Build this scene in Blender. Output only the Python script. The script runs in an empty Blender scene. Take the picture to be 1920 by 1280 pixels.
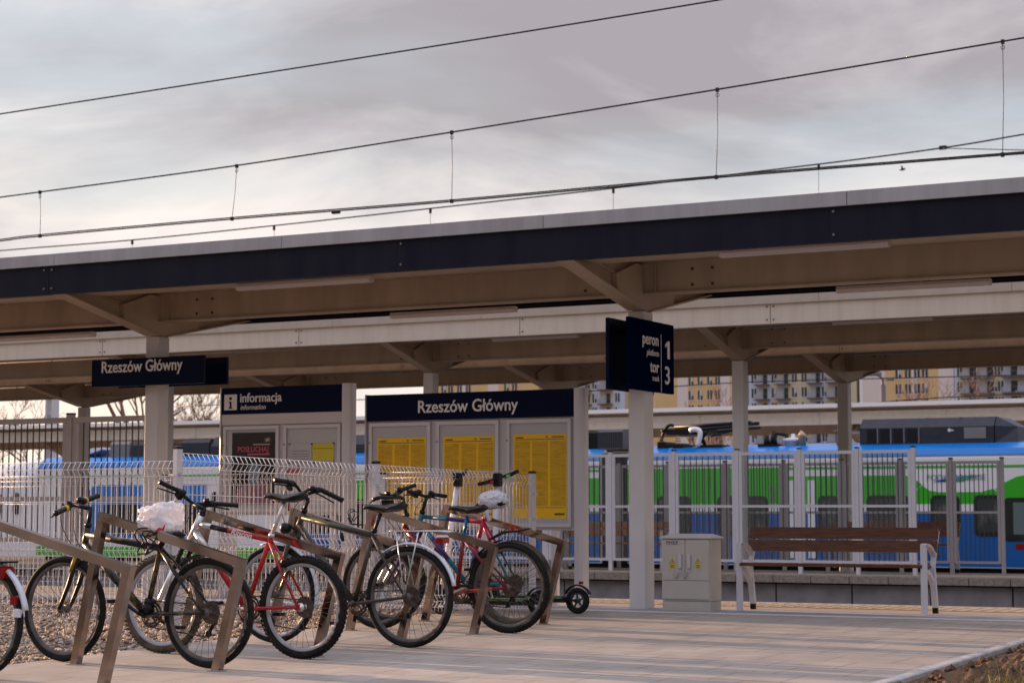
import bpy, math, random
import numpy as np
from mathutils import Vector, Matrix, noise
random.seed(7)
PI = math.pi
scene = bpy.context.scene
COL = scene.collection
# ------------------------------------------------------------------ camera
FPX, YH, DX1, CAMH = 3700.0, 962.0, 7000.0, 0.875
TH = math.atan((YH-640)/FPX)
PSI = math.atan(((FPX*FPX+(YH-640)**2)/DX1)/math.sqrt(FPX*FPX+(YH-640)**2))
cam_d = bpy.data.cameras.new('camera'); cam = bpy.data.objects.new('camera', cam_d); COL.objects.link(cam)
cam.location = (0, 0, CAMH)
cam.rotation_euler = (PI/2+TH, 0, PSI)
cam_d.sensor_width = 36; cam_d.lens = 36*FPX/1920
cam_d.clip_start = 0.1; cam_d.clip_end = 3000
cam_d.dof.use_dof = True; cam_d.dof.focus_distance = 13.2; cam_d.dof.aperture_fstop = 5.6
scene.camera = cam
Fv = Vector((-math.sin(PSI)*math.cos(TH), math.cos(PSI)*math.cos(TH), math.sin(TH)))
Rv = Vector((math.cos(PSI), math.sin(PSI), 0)); Uv = Rv.cross(Fv)
C0 = Vector((0, 0, CAMH))
def ray(x, y): return Rv*(x-960)-Uv*(y-640)+Fv*FPX
def onY(x, y, Y): d = ray(x, y); return C0+d*(Y/d.y)
def onX(x, y, X): d = ray(x, y); return C0+d*(X/d.x)
GS, GY = 0.015, 16.22
def gz(Y): return GS*(min(Y, GY)-GY)
# ------------------------------------------------------------------ light
SUN_EL, SUN_AZ = math.radians(9.0), math.radians(6.5)
S = Vector((-math.cos(SUN_EL)*math.cos(SUN_AZ), math.cos(SUN_EL)*math.sin(SUN_AZ), math.sin(SUN_EL)))
sl = bpy.data.lights.new('sun', 'SUN'); sl.energy = 5.0; sl.angle = math.radians(0.5); sl.color = (1.0, 0.62, 0.36)
so = bpy.data.objects.new('sun', sl); COL.objects.link(so); so.rotation_euler = S.to_track_quat('Z', 'Y').to_euler()
W = bpy.data.worlds.new('World'); scene.world = W; W.use_nodes = True
wn = W.node_tree.nodes; wl = W.node_tree.links; wn.clear()
def N(nodes, t, **kw):
    n = nodes.new(t)
    for k, v in kw.items(): setattr(n, k, v)
    return n
sky = N(wn, 'ShaderNodeTexSky', sky_type='NISHITA', sun_disc=False); sky.sun_elevation = SUN_EL; sky.sun_rotation = -math.radians(83.5)
sky.air_density = 1.2; sky.dust_density = 1.5
bg1 = N(wn, 'ShaderNodeBackground'); bg1.inputs[1].default_value = 0.12
wl.new(sky.outputs[0], bg1.inputs[0])
tc = N(wn, 'ShaderNodeTexCoord')
mp = N(wn, 'ShaderNodeMapping'); mp.inputs['Scale'].default_value = (1.7, 1.7, 6.0); mp.inputs['Location'].default_value = (0.2, 6.1, 0.4)
mp.inputs['Rotation'].default_value = (0.0, 0.06, 0.0)
wl.new(tc.outputs['Generated'], mp.inputs[0])
n1 = N(wn, 'ShaderNodeTexNoise'); n1.inputs['Scale'].default_value = 2.1; n1.inputs['Detail'].default_value = 9; n1.inputs['Roughness'].default_value = 0.56
n1.inputs['Distortion'].default_value = 0.5
wl.new(mp.outputs[0], n1.inputs['Vector'])
sep = N(wn, 'ShaderNodeSeparateXYZ'); wl.new(tc.outputs['Generated'], sep.inputs[0])
# brightness of the cloud: warm and bright near the horizon, mauve grey higher up
mr = N(wn, 'ShaderNodeMapRange'); mr.inputs[1].default_value = 0.03; mr.inputs[2].default_value = 0.235
wl.new(sep.outputs[2], mr.inputs[0])
ad = N(wn, 'ShaderNodeMath', operation='MULTIPLY_ADD'); ad.inputs[1].default_value = 2.1; ad.inputs[2].default_value = -1.06
wl.new(n1.outputs[0], ad.inputs[0])
ad2 = N(wn, 'ShaderNodeMath', operation='ADD'); wl.new(mr.outputs[0], ad2.inputs[0]); wl.new(ad.outputs[0], ad2.inputs[1])
cr = N(wn, 'ShaderNodeValToRGB'); wl.new(ad2.outputs[0], cr.inputs[0])
e = cr.color_ramp.elements
e[0].position = 0.0; e[0].color = (0.92, 0.77, 0.68, 1)
e[1].position = 1.0; e[1].color = (0.33, 0.305, 0.33, 1)
for p, c in ((0.3, (0.82, 0.72, 0.69, 1)), (0.52, (0.66, 0.61, 0.60, 1)), (0.75, (0.46, 0.43, 0.455, 1))):
    q = cr.color_ramp.elements.new(p); q.color = c
bg2 = N(wn, 'ShaderNodeBackground'); bg2.inputs[1].default_value = 0.60
cb = N(wn, 'ShaderNodeMix', data_type='RGBA'); cb.inputs[7].default_value = (0.40, 0.45, 0.56, 1)
cbf = N(wn, 'ShaderNodeMapRange'); cbf.inputs[1].default_value = 0.50; cbf.inputs[2].default_value = 0.66; cbf.inputs[4].default_value = 0.55
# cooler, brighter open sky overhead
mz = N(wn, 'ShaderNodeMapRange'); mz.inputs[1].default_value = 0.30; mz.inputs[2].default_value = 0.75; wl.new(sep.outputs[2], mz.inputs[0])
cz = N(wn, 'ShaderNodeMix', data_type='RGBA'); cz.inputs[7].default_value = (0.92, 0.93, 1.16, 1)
# unseen low sky behind the camera, darkened so steel and dark parts reflect less
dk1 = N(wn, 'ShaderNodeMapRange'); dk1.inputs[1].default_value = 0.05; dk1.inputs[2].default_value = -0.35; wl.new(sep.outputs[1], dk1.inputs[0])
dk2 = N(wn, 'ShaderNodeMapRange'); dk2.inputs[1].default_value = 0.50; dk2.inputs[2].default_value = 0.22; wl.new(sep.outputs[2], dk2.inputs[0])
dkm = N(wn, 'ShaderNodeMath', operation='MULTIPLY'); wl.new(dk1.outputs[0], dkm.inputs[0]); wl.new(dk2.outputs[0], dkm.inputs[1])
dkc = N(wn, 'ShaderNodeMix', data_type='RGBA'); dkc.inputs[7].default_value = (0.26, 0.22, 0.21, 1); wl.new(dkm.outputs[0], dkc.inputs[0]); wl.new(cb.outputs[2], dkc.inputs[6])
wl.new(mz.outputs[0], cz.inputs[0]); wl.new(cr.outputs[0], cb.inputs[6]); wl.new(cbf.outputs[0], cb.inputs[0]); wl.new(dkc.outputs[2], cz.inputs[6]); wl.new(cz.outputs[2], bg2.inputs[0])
n2 = N(wn, 'ShaderNodeTexNoise'); n2.inputs['Scale'].default_value = 1.7; n2.inputs['Detail'].default_value = 4
mp2 = N(wn, 'ShaderNodeMapping'); mp2.inputs['Scale'].default_value = (1.6, 1.6, 8.0); mp2.inputs['Location'].default_value = (7.3, 2.2, 1.0)
wl.new(tc.outputs['Generated'], mp2.inputs[0]); wl.new(mp2.outputs[0], n2.inputs['Vector'])
mr2 = N(wn, 'ShaderNodeMapRange'); mr2.inputs[1].default_value = 0.60; mr2.inputs[2].default_value = 0.42
mr2.inputs[3].default_value = 0.82; mr2.inputs[4].default_value = 1.0
wl.new(n2.outputs[0], mr2.inputs[0]); wl.new(n2.outputs[0], cbf.inputs[0])
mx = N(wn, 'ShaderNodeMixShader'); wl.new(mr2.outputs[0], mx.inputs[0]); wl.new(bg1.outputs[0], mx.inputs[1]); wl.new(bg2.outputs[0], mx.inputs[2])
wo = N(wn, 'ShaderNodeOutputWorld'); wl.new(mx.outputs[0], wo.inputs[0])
scene.view_settings.view_transform = 'Standard'; scene.view_settings.look = 'None'
scene.view_settings.exposure = 1.14; scene.view_settings.gamma = 1.0
scene.render.resolution_x = 1024; scene.render.resolution_y = 682

# ------------------------------------------------------------------ materials
MATS = {}
def mat(name, col, rough=0.6, metal=0.0, var=0.0, vscale=6.0, col2=None, bump=0.0, bscale=40.0, coat=0.0, stretch=(1, 1, 1), spec=None, lo=.35, hi=.65):
    if name in MATS: return MATS[name]
    m = bpy.data.materials.new(name); m.use_nodes = True
    nt = m.node_tree; b = nt.nodes['Principled BSDF']
    b.inputs['Base Color'].default_value = (*col, 1); b.inputs['Roughness'].default_value = rough; b.inputs['Metallic'].default_value = metal
    if coat: b.inputs['Coat Weight'].default_value = coat; b.inputs['Coat Roughness'].default_value = 0.15
    if spec is None and metal < .2: spec = .3
    if spec is not None: b.inputs['Specular IOR Level'].default_value = spec
    if var or bump:
        t = nt.nodes.new('ShaderNodeTexCoord'); mpp = nt.nodes.new('ShaderNodeMapping'); mpp.inputs['Scale'].default_value = stretch
        nt.links.new(t.outputs['Object'], mpp.inputs[0])
    if var:
        n = nt.nodes.new('ShaderNodeTexNoise'); n.inputs['Scale'].default_value = vscale; n.inputs['Detail'].default_value = 5; n.inputs['Roughness'].default_value = 0.6
        nt.links.new(mpp.outputs[0], n.inputs['Vector'])
        r = nt.nodes.new('ShaderNodeMapRange'); r.inputs[1].default_value = lo; r.inputs[2].default_value = hi
        nt.links.new(n.outputs[0], r.inputs[0])
        mxx = nt.nodes.new('ShaderNodeMix'); mxx.data_type = 'RGBA'
        c2 = col2 if col2 else tuple(max(0, c*(1-var)) for c in col)
        mxx.inputs[6].default_value = (*col, 1); mxx.inputs[7].default_value = (*c2, 1)
        nt.links.new(r.outputs[0], mxx.inputs[0]); nt.links.new(mxx.outputs[2], b.inputs['Base Color'])
        r2 = nt.nodes.new('ShaderNodeMapRange'); r2.inputs[3].default_value = max(0.02, rough-0.08); r2.inputs[4].default_value = min(1, rough+0.12)
        nt.links.new(n.outputs[0], r2.inputs[0]); nt.links.new(r2.outputs[0], b.inputs['Roughness'])
    if bump:
        n3 = nt.nodes.new('ShaderNodeTexNoise'); n3.inputs['Scale'].default_value = bscale; n3.inputs['Detail'].default_value = 4
        nt.links.new(mpp.outputs[0], n3.inputs['Vector'])
        bp = nt.nodes.new('ShaderNodeBump'); bp.inputs['Strength'].default_value = bump; bp.inputs['Distance'].default_value = 0.01
        nt.links.new(n3.outputs[0], bp.inputs['Height']); nt.links.new(bp.outputs[0], b.inputs['Normal'])
    MATS[name] = m
    return m
def glass(name, tint=(1, 1, 1), mixf=0.12, milk=0.0):
    if name in MATS: return MATS[name]
    m = bpy.data.materials.new(name); m.use_nodes = True; nt = m.node_tree; nt.nodes.clear()
    tr = nt.nodes.new('ShaderNodeBsdfTransparent'); tr.inputs[0].default_value = (*tint, 1)
    gl = nt.nodes.new('ShaderNodeBsdfGlossy'); gl.inputs['Roughness'].default_value = 0.04
    df = nt.nodes.new('ShaderNodeBsdfDiffuse'); df.inputs[0].default_value = (0.6, 0.6, 0.62, 1)
    m1 = nt.nodes.new('ShaderNodeMixShader'); m1.inputs[0].default_value = mixf
    m2 = nt.nodes.new('ShaderNodeMixShader'); m2.inputs[0].default_value = milk
    out = nt.nodes.new('ShaderNodeOutputMaterial')
    nt.links.new(tr.outputs[0], m1.inputs[1]); nt.links.new(gl.outputs[0], m1.inputs[2])
    nt.links.new(m1.outputs[0], m2.inputs[1]); nt.links.new(df.outputs[0], m2.inputs[2]); nt.links.new(m2.outputs[0], out.inputs[0])
    MATS[name] = m; return m

M_white = mat('white paint', (0.64, 0.625, 0.62), 0.45, var=0.12, vscale=1.5, stretch=(1, 1, 0.4))
M_fascia_w = mat('cream fascia paint', (0.66, 0.575, 0.475), 0.5, var=0.13, vscale=1.6, stretch=(5, 1, 0.5), lo=.4, hi=.75)
M_beige = mat('beige beam paint', (0.45, 0.355, 0.26), 0.5, var=0.2, vscale=1.3, stretch=(2.5,1,.6), lo=.4, hi=.7)
M_navyf = mat('navy fascia steel', (0.007, 0.008, 0.019), 0.42, var=1, vscale=1.3, col2=(0.013, 0.014, 0.024), spec=0.14, stretch=(3,1,.5), bump=.15, bscale=2)
M_cap = mat('grey roof edge sheet', (0.40, 0.39, 0.41), 0.42, metal=0.25, var=0.2, vscale=1.5, stretch=(3, 1, .4))
M_capw = mat('cream edge sheet', (0.52, 0.45, 0.37), 0.5, var=0.1)
M_roof = mat('roof sheet', (0.25, 0.24, 0.23), 0.6, var=0.2)
M_bolt = mat('bolt steel', (0.16, 0.155, 0.16), 0.45, metal=0.6)
M_boltd = mat('dark bolt', (0.06, 0.05, 0.045), 0.5, metal=0.3)
M_navy = mat('navy sign enamel', (0.003, 0.006, 0.028), 0.3, spec=0.05)
M_letter = mat('white lettering film', (0.74, 0.72, 0.72), 0.5)
M_alu = mat('grey aluminium frame', (0.56, 0.54, 0.56), 0.42, metal=0.2, var=0.06, vscale=3)
M_rail = mat('fence grey paint', (0.42, 0.39, 0.40), 0.5, var=0.08)
M_railw = mat('fence light paint', (0.62, 0.61, 0.64), 0.45, var=0.06)
M_bar = mat('dark fence bar', (0.07, 0.07, 0.075), 0.6, spec=.15)
M_wire = mat('galvanised mesh wire', (0.66, 0.64, 0.64), 0.4, metal=0.1)
M_post = mat('galvanised post', (0.58, 0.57, 0.61), 0.42, metal=0.25, var=0.08)
M_black = mat('black plastic', (0.009, 0.009, 0.010), 0.42, spec=.22)
M_rubber = mat('tyre rubber', (0.009, 0.009, 0.010), 0.7, var=0.3, vscale=20, col2=(0.022, 0.020, 0.018), spec=.12)
M_rubberd = mat('dusty tyre rubber', (0.03, 0.026, 0.022), 0.8, var=0.4, vscale=9, col2=(0.12, 0.095, 0.06))
M_rim = mat('grey rim alloy', (0.15, 0.135, 0.125), 0.65, metal=0.0, var=0.5, vscale=9, spec=.12)
M_rims = mat('silver rim alloy', (0.40, 0.40, 0.44), 0.5, metal=0.15, var=.25, vscale=8)
M_spoke = mat('spoke steel', (0.07, 0.065, 0.06), 0.5, metal=0.4)
M_steel = mat('brushed stainless steel', (0.44, 0.345, 0.30), 0.13, metal=1.0, var=0.35, vscale=2.5, col2=(0.25, 0.205, 0.175), stretch=(1,1,2))
M_silver = mat('silver alloy', (0.6, 0.59, 0.58), 0.3, metal=0.8)
M_dirty = mat('dirty drivetrain steel', (0.07, 0.055, 0.045), 0.55, metal=0.7, var=0.5, vscale=30, col2=(0.15, 0.11, 0.08))
M_hub = mat('dull hub alloy', (0.16, 0.14, 0.13), 0.5, metal=0.6, var=.4, vscale=30)
M_saddle = mat('black saddle leather', (0.007, 0.007, 0.008), 0.30, spec=.22)
M_wood = mat('brown stained bench wood', (0.15, 0.062, 0.03), 0.5, var=0.5, vscale=9, stretch=(0.8, 8, 8), bump=0.2, bscale=30)
M_wood2 = mat('orange bench wood', (0.36, 0.15, 0.05), 0.5, var=0.3, vscale=8, stretch=(0.8, 8, 8))
M_cab = mat('cabinet grey beige', (0.48, 0.455, 0.405), 0.55, var=0.07, vscale=5, bump=0.08, bscale=120)
M_conc = mat('concrete', (0.30, 0.29, 0.30), 0.85, var=0.3, vscale=3, bump=0.2, bscale=60)
M_cop = mat('coping stone concrete', (0.33, 0.29, 0.24), 0.9, var=0.4, vscale=25, bump=0.4, bscale=150)
M_kerb = mat('kerb concrete', (0.46, 0.44, 0.42), 0.85, var=0.3, vscale=8, bump=0.3, bscale=60)
M_bagm = mat('thin white plastic film', (0.84, 0.84, 0.90), 0.24, var=0.12, vscale=14)
def film():
    m = M_bagm; nt = m.node_tree; b = nt.nodes['Principled BSDF']; o = nt.nodes['Material Output']
    t = nt.nodes.new('ShaderNodeBsdfTranslucent'); t.inputs[0].default_value = (.8, .8, .86, 1)
    tr = nt.nodes.new('ShaderNodeBsdfTransparent')
    a = nt.nodes.new('ShaderNodeMixShader'); a.inputs[0].default_value = .35; c = nt.nodes.new('ShaderNodeMixShader'); c.inputs[0].default_value = .22
    nt.links.new(b.outputs[0], a.inputs[1]); nt.links.new(t.outputs[0], a.inputs[2]); nt.links.new(a.outputs[0], c.inputs[1]); nt.links.new(tr.outputs[0], c.inputs[2]); nt.links.new(c.outputs[0], o.inputs[0])
film()
M_red = mat('red frame paint', (0.33, 0.006, 0.008), 0.35, coat=0.12, var=0.35, vscale=25, col2=(0.36, 0.05, 0.045), lo=.5, hi=.75)
M_orange = mat('orange red frame paint', (0.45, 0.07, 0.03), 0.35, coat=0.4)
M_dred = mat('dark red frame paint', (0.20, 0.006, 0.008), 0.35, coat=0.12, var=0.3, vscale=20)
M_pink = mat('magenta frame paint', (0.38, 0.012, 0.055), 0.35, coat=0.12)
M_teal = mat('teal frame paint', (0.006, 0.12, 0.18), 0.35, coat=0.12)
M_purple = mat('violet frame paint', (0.045, 0.015, 0.12), 0.35, coat=0.12)
M_camo = mat('black and yellow mottled frame paint', (0.008, 0.008, 0.007), 0.4, coat=0.2, var=1, vscale=9, col2=(0.20, 0.14, 0.006), lo=.52, hi=.66)
M_dark = mat('graphite frame paint', (0.030, 0.027, 0.026), 0.38, coat=0.12, var=0.4, vscale=12, col2=(0.07,0.05,0.035))
M_green = mat('green frame decal', (0.10, 0.38, 0.03), 0.4)
M_redl = mat('red light lens', (0.24, 0.003, 0.003), 0.25, coat=0.1)
M_clear = mat('clear lens', (0.7, 0.68, 0.64), 0.1)
M_mud = mat('white mudguard', (0.62, 0.66, 0.74), 0.35)
M_glass = glass('fence glass', (0.93, 0.95, 0.95), 0.03, 0.025)
M_cglass = glass('display case glass', (0.98, 0.98, 0.98), 0.02, 0.0)
M_arm = mat('silver grey powder coat', (0.62, 0.62, 0.67), 0.4, metal=.1, var=.08)
M_hdr = mat('white header panel', (0.54, 0.50, 0.49), 0.5)
M_lamp = mat('lamp diffuser', (0.6, 0.55, 0.54), 0.4)

# ------------------------------------------------------------------ mesh helper
class MB:
    def __init__(s, off=(0, 0, 0)):
        s.v = []; s.f = []; s.m = []; s.sm = []; s.cm = 0; s.smooth = False; s.cuts = []
    def add(s, vs, fs):
        o = len(s.v); s.v.extend([tuple(v) for v in vs])
        for f in fs: s.f.append(tuple(i+o for i in f)); s.m.append(s.cm); s.sm.append(s.smooth)
    def box(s, lo, hi):
        x0, y0, z0 = lo; x1, y1, z1 = hi
        s.add([(x0,y0,z0),(x1,y0,z0),(x1,y1,z0),(x0,y1,z0),(x0,y0,z1),(x1,y0,z1),(x1,y1,z1),(x0,y1,z1)],
              [(0,3,2,1),(4,5,6,7),(0,1,5,4),(1,2,6,5),(2,3,7,6),(3,0,4,7)])
        return s
    def bbox(s, lo, hi, b=0.01):   # chamfered upright box (vertical edges and top)
        x0, y0, z0 = lo; x1, y1, z1 = hi
        ring = [(x0+b,y0),(x1-b,y0),(x1,y0+b),(x1,y1-b),(x1-b,y1),(x0+b,y1),(x0,y1-b),(x0,y0+b)]
        cx, cy = (x0+x1)/2, (y0+y1)/2
        r2 = [(cx+(x-cx)*(1-2*b/max(1e-6, x1-x0)), cy+(y-cy)*(1-2*b/max(1e-6, y1-y0))) for x, y in ring]
        v = [(x,y,z0) for x,y in ring]+[(x,y,z1-b) for x,y in ring]+[(x,y,z1) for x,y in r2]
        f = [tuple(range(7,-1,-1)), tuple(range(16,24))]
        for k in (0, 8):
            for i in range(8): j = (i+1) % 8; f.append((k+i,k+j,k+8+j,k+8+i))
        s.add(v, f); return s
    def bar(s, p0, p1, w, h, up=(0, 0, 1)):
        p0 = Vector(p0); p1 = Vector(p1); d = (p1-p0).normalized(); u = Vector(up); r = d.cross(u).normalized(); u = r.cross(d)
        q = [r*(-w/2)-u*(h/2), r*(w/2)-u*(h/2), r*(w/2)+u*(h/2), r*(-w/2)+u*(h/2)]
        s.add([p0+a for a in q]+[p1+a for a in q], [(0,3,2,1),(4,5,6,7),(0,1,5,4),(1,2,6,5),(2,3,7,6),(3,0,4,7)]); return s
    def tube(s, pts, r, n=8, sm=True, flat=None):
        pts = [Vector(p) for p in pts]; k = len(pts)
        rs = r if isinstance(r, (list, tuple)) else [r]*k
        vs = []; fs = []
        d0 = (pts[1]-pts[0]).normalized(); a = Vector((0,0,1)) if abs(d0.z) < 0.9 else Vector((1,0,0))
        u = d0.cross(a).normalized()
        for i, p in enumerate(pts):
            if i == 0: d = pts[1]-pts[0]
            elif i == k-1: d = pts[-1]-pts[-2]
            else: d = (pts[i+1]-pts[i]).normalized()+(pts[i]-pts[i-1]).normalized()
            d.normalize(); u = (u-d*u.dot(d)).normalized(); w = d.cross(u)
            for j in range(n):
                t = 2*PI*j/n; vs.append(p+(u*math.cos(t)+w*math.sin(t))*rs[i])
        for i in range(k-1):
            for j in range(n):
                j2 = (j+1) % n; fs.append((i*n+j, i*n+j2, (i+1)*n+j2, (i+1)*n+j))
        fs.append(tuple(range(n-1, -1, -1))); fs.append(tuple((k-1)*n+j for j in range(n)))
        o = s.smooth; s.smooth = sm; s.add(vs, fs); s.smooth = o
        return s
    def prism(s, pts, ext):
        pts = [Vector(p) for p in pts]; e = Vector(ext); n = len(pts)
        f = [tuple(range(n-1, -1, -1)), tuple(range(n, 2*n))]+[(i, (i+1) % n, n+(i+1) % n, n+i) for i in range(n)]
        s.add(pts+[p+e for p in pts], f); return s
    def ring(s, c, e1, e2, R, prof, n=48, a0=0, a1=2*PI, sm=True, caps=True):
        # prof: closed list of (radial offset, axial offset)
        c = Vector(c); e1 = Vector(e1).normalized(); e2 = Vector(e2).normalized(); ax = e1.cross(e2)
        full = abs(a1-a0-2*PI) < 1e-6; k = n if full else n+1; m = len(prof); vs = []; fs = []
        for i in range(k):
            t = a0+(a1-a0)*i/n; rd = e1*math.cos(t)+e2*math.sin(t)
            for (dr, da) in prof: vs.append(c+rd*(R+dr)+ax*da)
        for i in range(n):
            i2 = (i+1) % k
            for j in range(m):
                j2 = (j+1) % m; fs.append((i*m+j, i*m+j2, i2*m+j2, i2*m+j))
        if not full: fs.append(tuple(range(m-1, -1, -1))); fs.append(tuple((k-1)*m+j for j in range(m)))
        o = s.smooth; s.smooth = sm; s.add(vs, fs); s.smooth = o; return s
    def disc(s, c, ax, R, th, n=24):
        c = Vector(c); ax = Vector(ax).normalized()
        return s.tube([c-ax*th/2, c+ax*th/2], R, n, sm=False)
    def cut(s):
        if s.f and (not s.cuts or s.cuts[-1] != (len(s.v), len(s.f))): s.cuts.append((len(s.v), len(s.f)))
    def build(s, name, mats, parent=None, kind=None):
        if s.cuts:
            s.cut(); first = None; pv, pf = 0, 0
            for (cv, cf) in s.cuts:
                t = MB(); t.v = s.v[pv:cv]; t.f = [tuple(i-pv for i in f) for f in s.f[pf:cf]]; t.m = s.m[pf:cf]; t.sm = s.sm[pf:cf]
                o = t.build(name, mats, parent, kind); first = first or o; pv, pf = cv, cf
            return first
        me = bpy.data.meshes.new(name)
        off = Vector((0, 0, 0)); q = parent
        while q is not None: off += q.location; q = q.parent
        me.from_pydata([(a[0]-off.x, a[1]-off.y, a[2]-off.z) for a in s.v], [], s.f)
        if not isinstance(mats, (list, tuple)): mats = [mats]
        for mm in mats: me.materials.append(mm)
        me.polygons.foreach_set('material_index', s.m); me.polygons.foreach_set('use_smooth', s.sm)
        me.update()
        o = bpy.data.objects.new(name, me); COL.objects.link(o)
        if parent: o.parent = parent
        if kind: o['kind'] = kind
        return o
def circ(r, n=8, fx=1.0, fy=1.0): return [(math.cos(2*PI*i/n)*r*fx, math.sin(2*PI*i/n)*r*fy) for i in range(n)]
def thing(name, label, cat, loc, group=None):
    o = bpy.data.objects.new(name, None); COL.objects.link(o); o.location = loc; o.empty_display_size = 0.1
    o['label'] = label; o['category'] = cat
    if group: o['group'] = group
    return o
def tag(o, label, cat, group=None):
    o['label'] = label; o['category'] = cat
    if group: o['group'] = group
    return o
def copy_tree(o, parent=None):
    c = o.copy(); COL.objects.link(c)
    if parent is not None: c.parent = parent
    for ch in list(o.children): copy_tree(ch, c)
    return c
def text(body, h, loc, right, up, m, parent, name='lettering', align='LEFT', shear=0.0, bold=0.0, sx=1.0, ext=0.002):
    cu = bpy.data.curves.new('t', 'FONT'); cu.body = body; cu.size = h; cu.align_x = align; cu.extrude = ext; cu.shear = shear; cu.offset = bold
    cu.resolution_u = 3
    to = bpy.data.objects.new('t', cu); COL.objects.link(to)
    bpy.context.view_layer.update()
    dg = bpy.context.evaluated_depsgraph_get()
    me = bpy.data.meshes.new_from_object(to.evaluated_get(dg)); bpy.data.objects.remove(to)
    r = Vector(right).normalized(); u = Vector(up).normalized(); nrm = r.cross(u)
    off = Vector((0, 0, 0)); q = parent
    while q is not None: off += q.location; q = q.parent
    mtx = Matrix(((r.x*sx, u.x, nrm.x, loc[0]-off.x), (r.y*sx, u.y, nrm.y, loc[1]-off.y), (r.z*sx, u.z, nrm.z, loc[2]-off.z), (0, 0, 0, 1)))
    me.transform(mtx); me.materials.clear(); me.materials.append(m); me.name = name
    o = bpy.data.objects.new(name, me); COL.objects.link(o)
    if parent: o.parent = parent
    return o
def arcpts(c, e1, e2, R, a0, a1, n):
    return [Vector(c)+Vector(e1)*R*math.cos(a0+(a1-a0)*i/n)+Vector(e2)*R*math.sin(a0+(a1-a0)*i/n) for i in range(n+1)]
def bez(p0, p1, p2, p3, n=12):
    p0, p1, p2, p3 = map(Vector, (p0, p1, p2, p3)); o = []
    for i in range(n+1):
        t = i/n; o.append(p0*(1-t)**3+p1*3*t*(1-t)**2+p2*3*t*t*(1-t)+p3*t**3)
    return o

# ================================================================== SETTING
def sheet(name, pts, m, th=0.0):
    b = MB(); b.add(pts, [tuple(range(len(pts)))]); return b.build(name, m, kind='structure')
M_field = mat('trackside earth', (0.16, 0.14, 0.12), 0.95, var=0.4, vscale=0.3)
sheet('ground', [(-1500,-60,-0.9),(1500,-60,-0.9),(1500,1600,-0.9),(-1500,1600,-0.9)], M_field)
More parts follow.
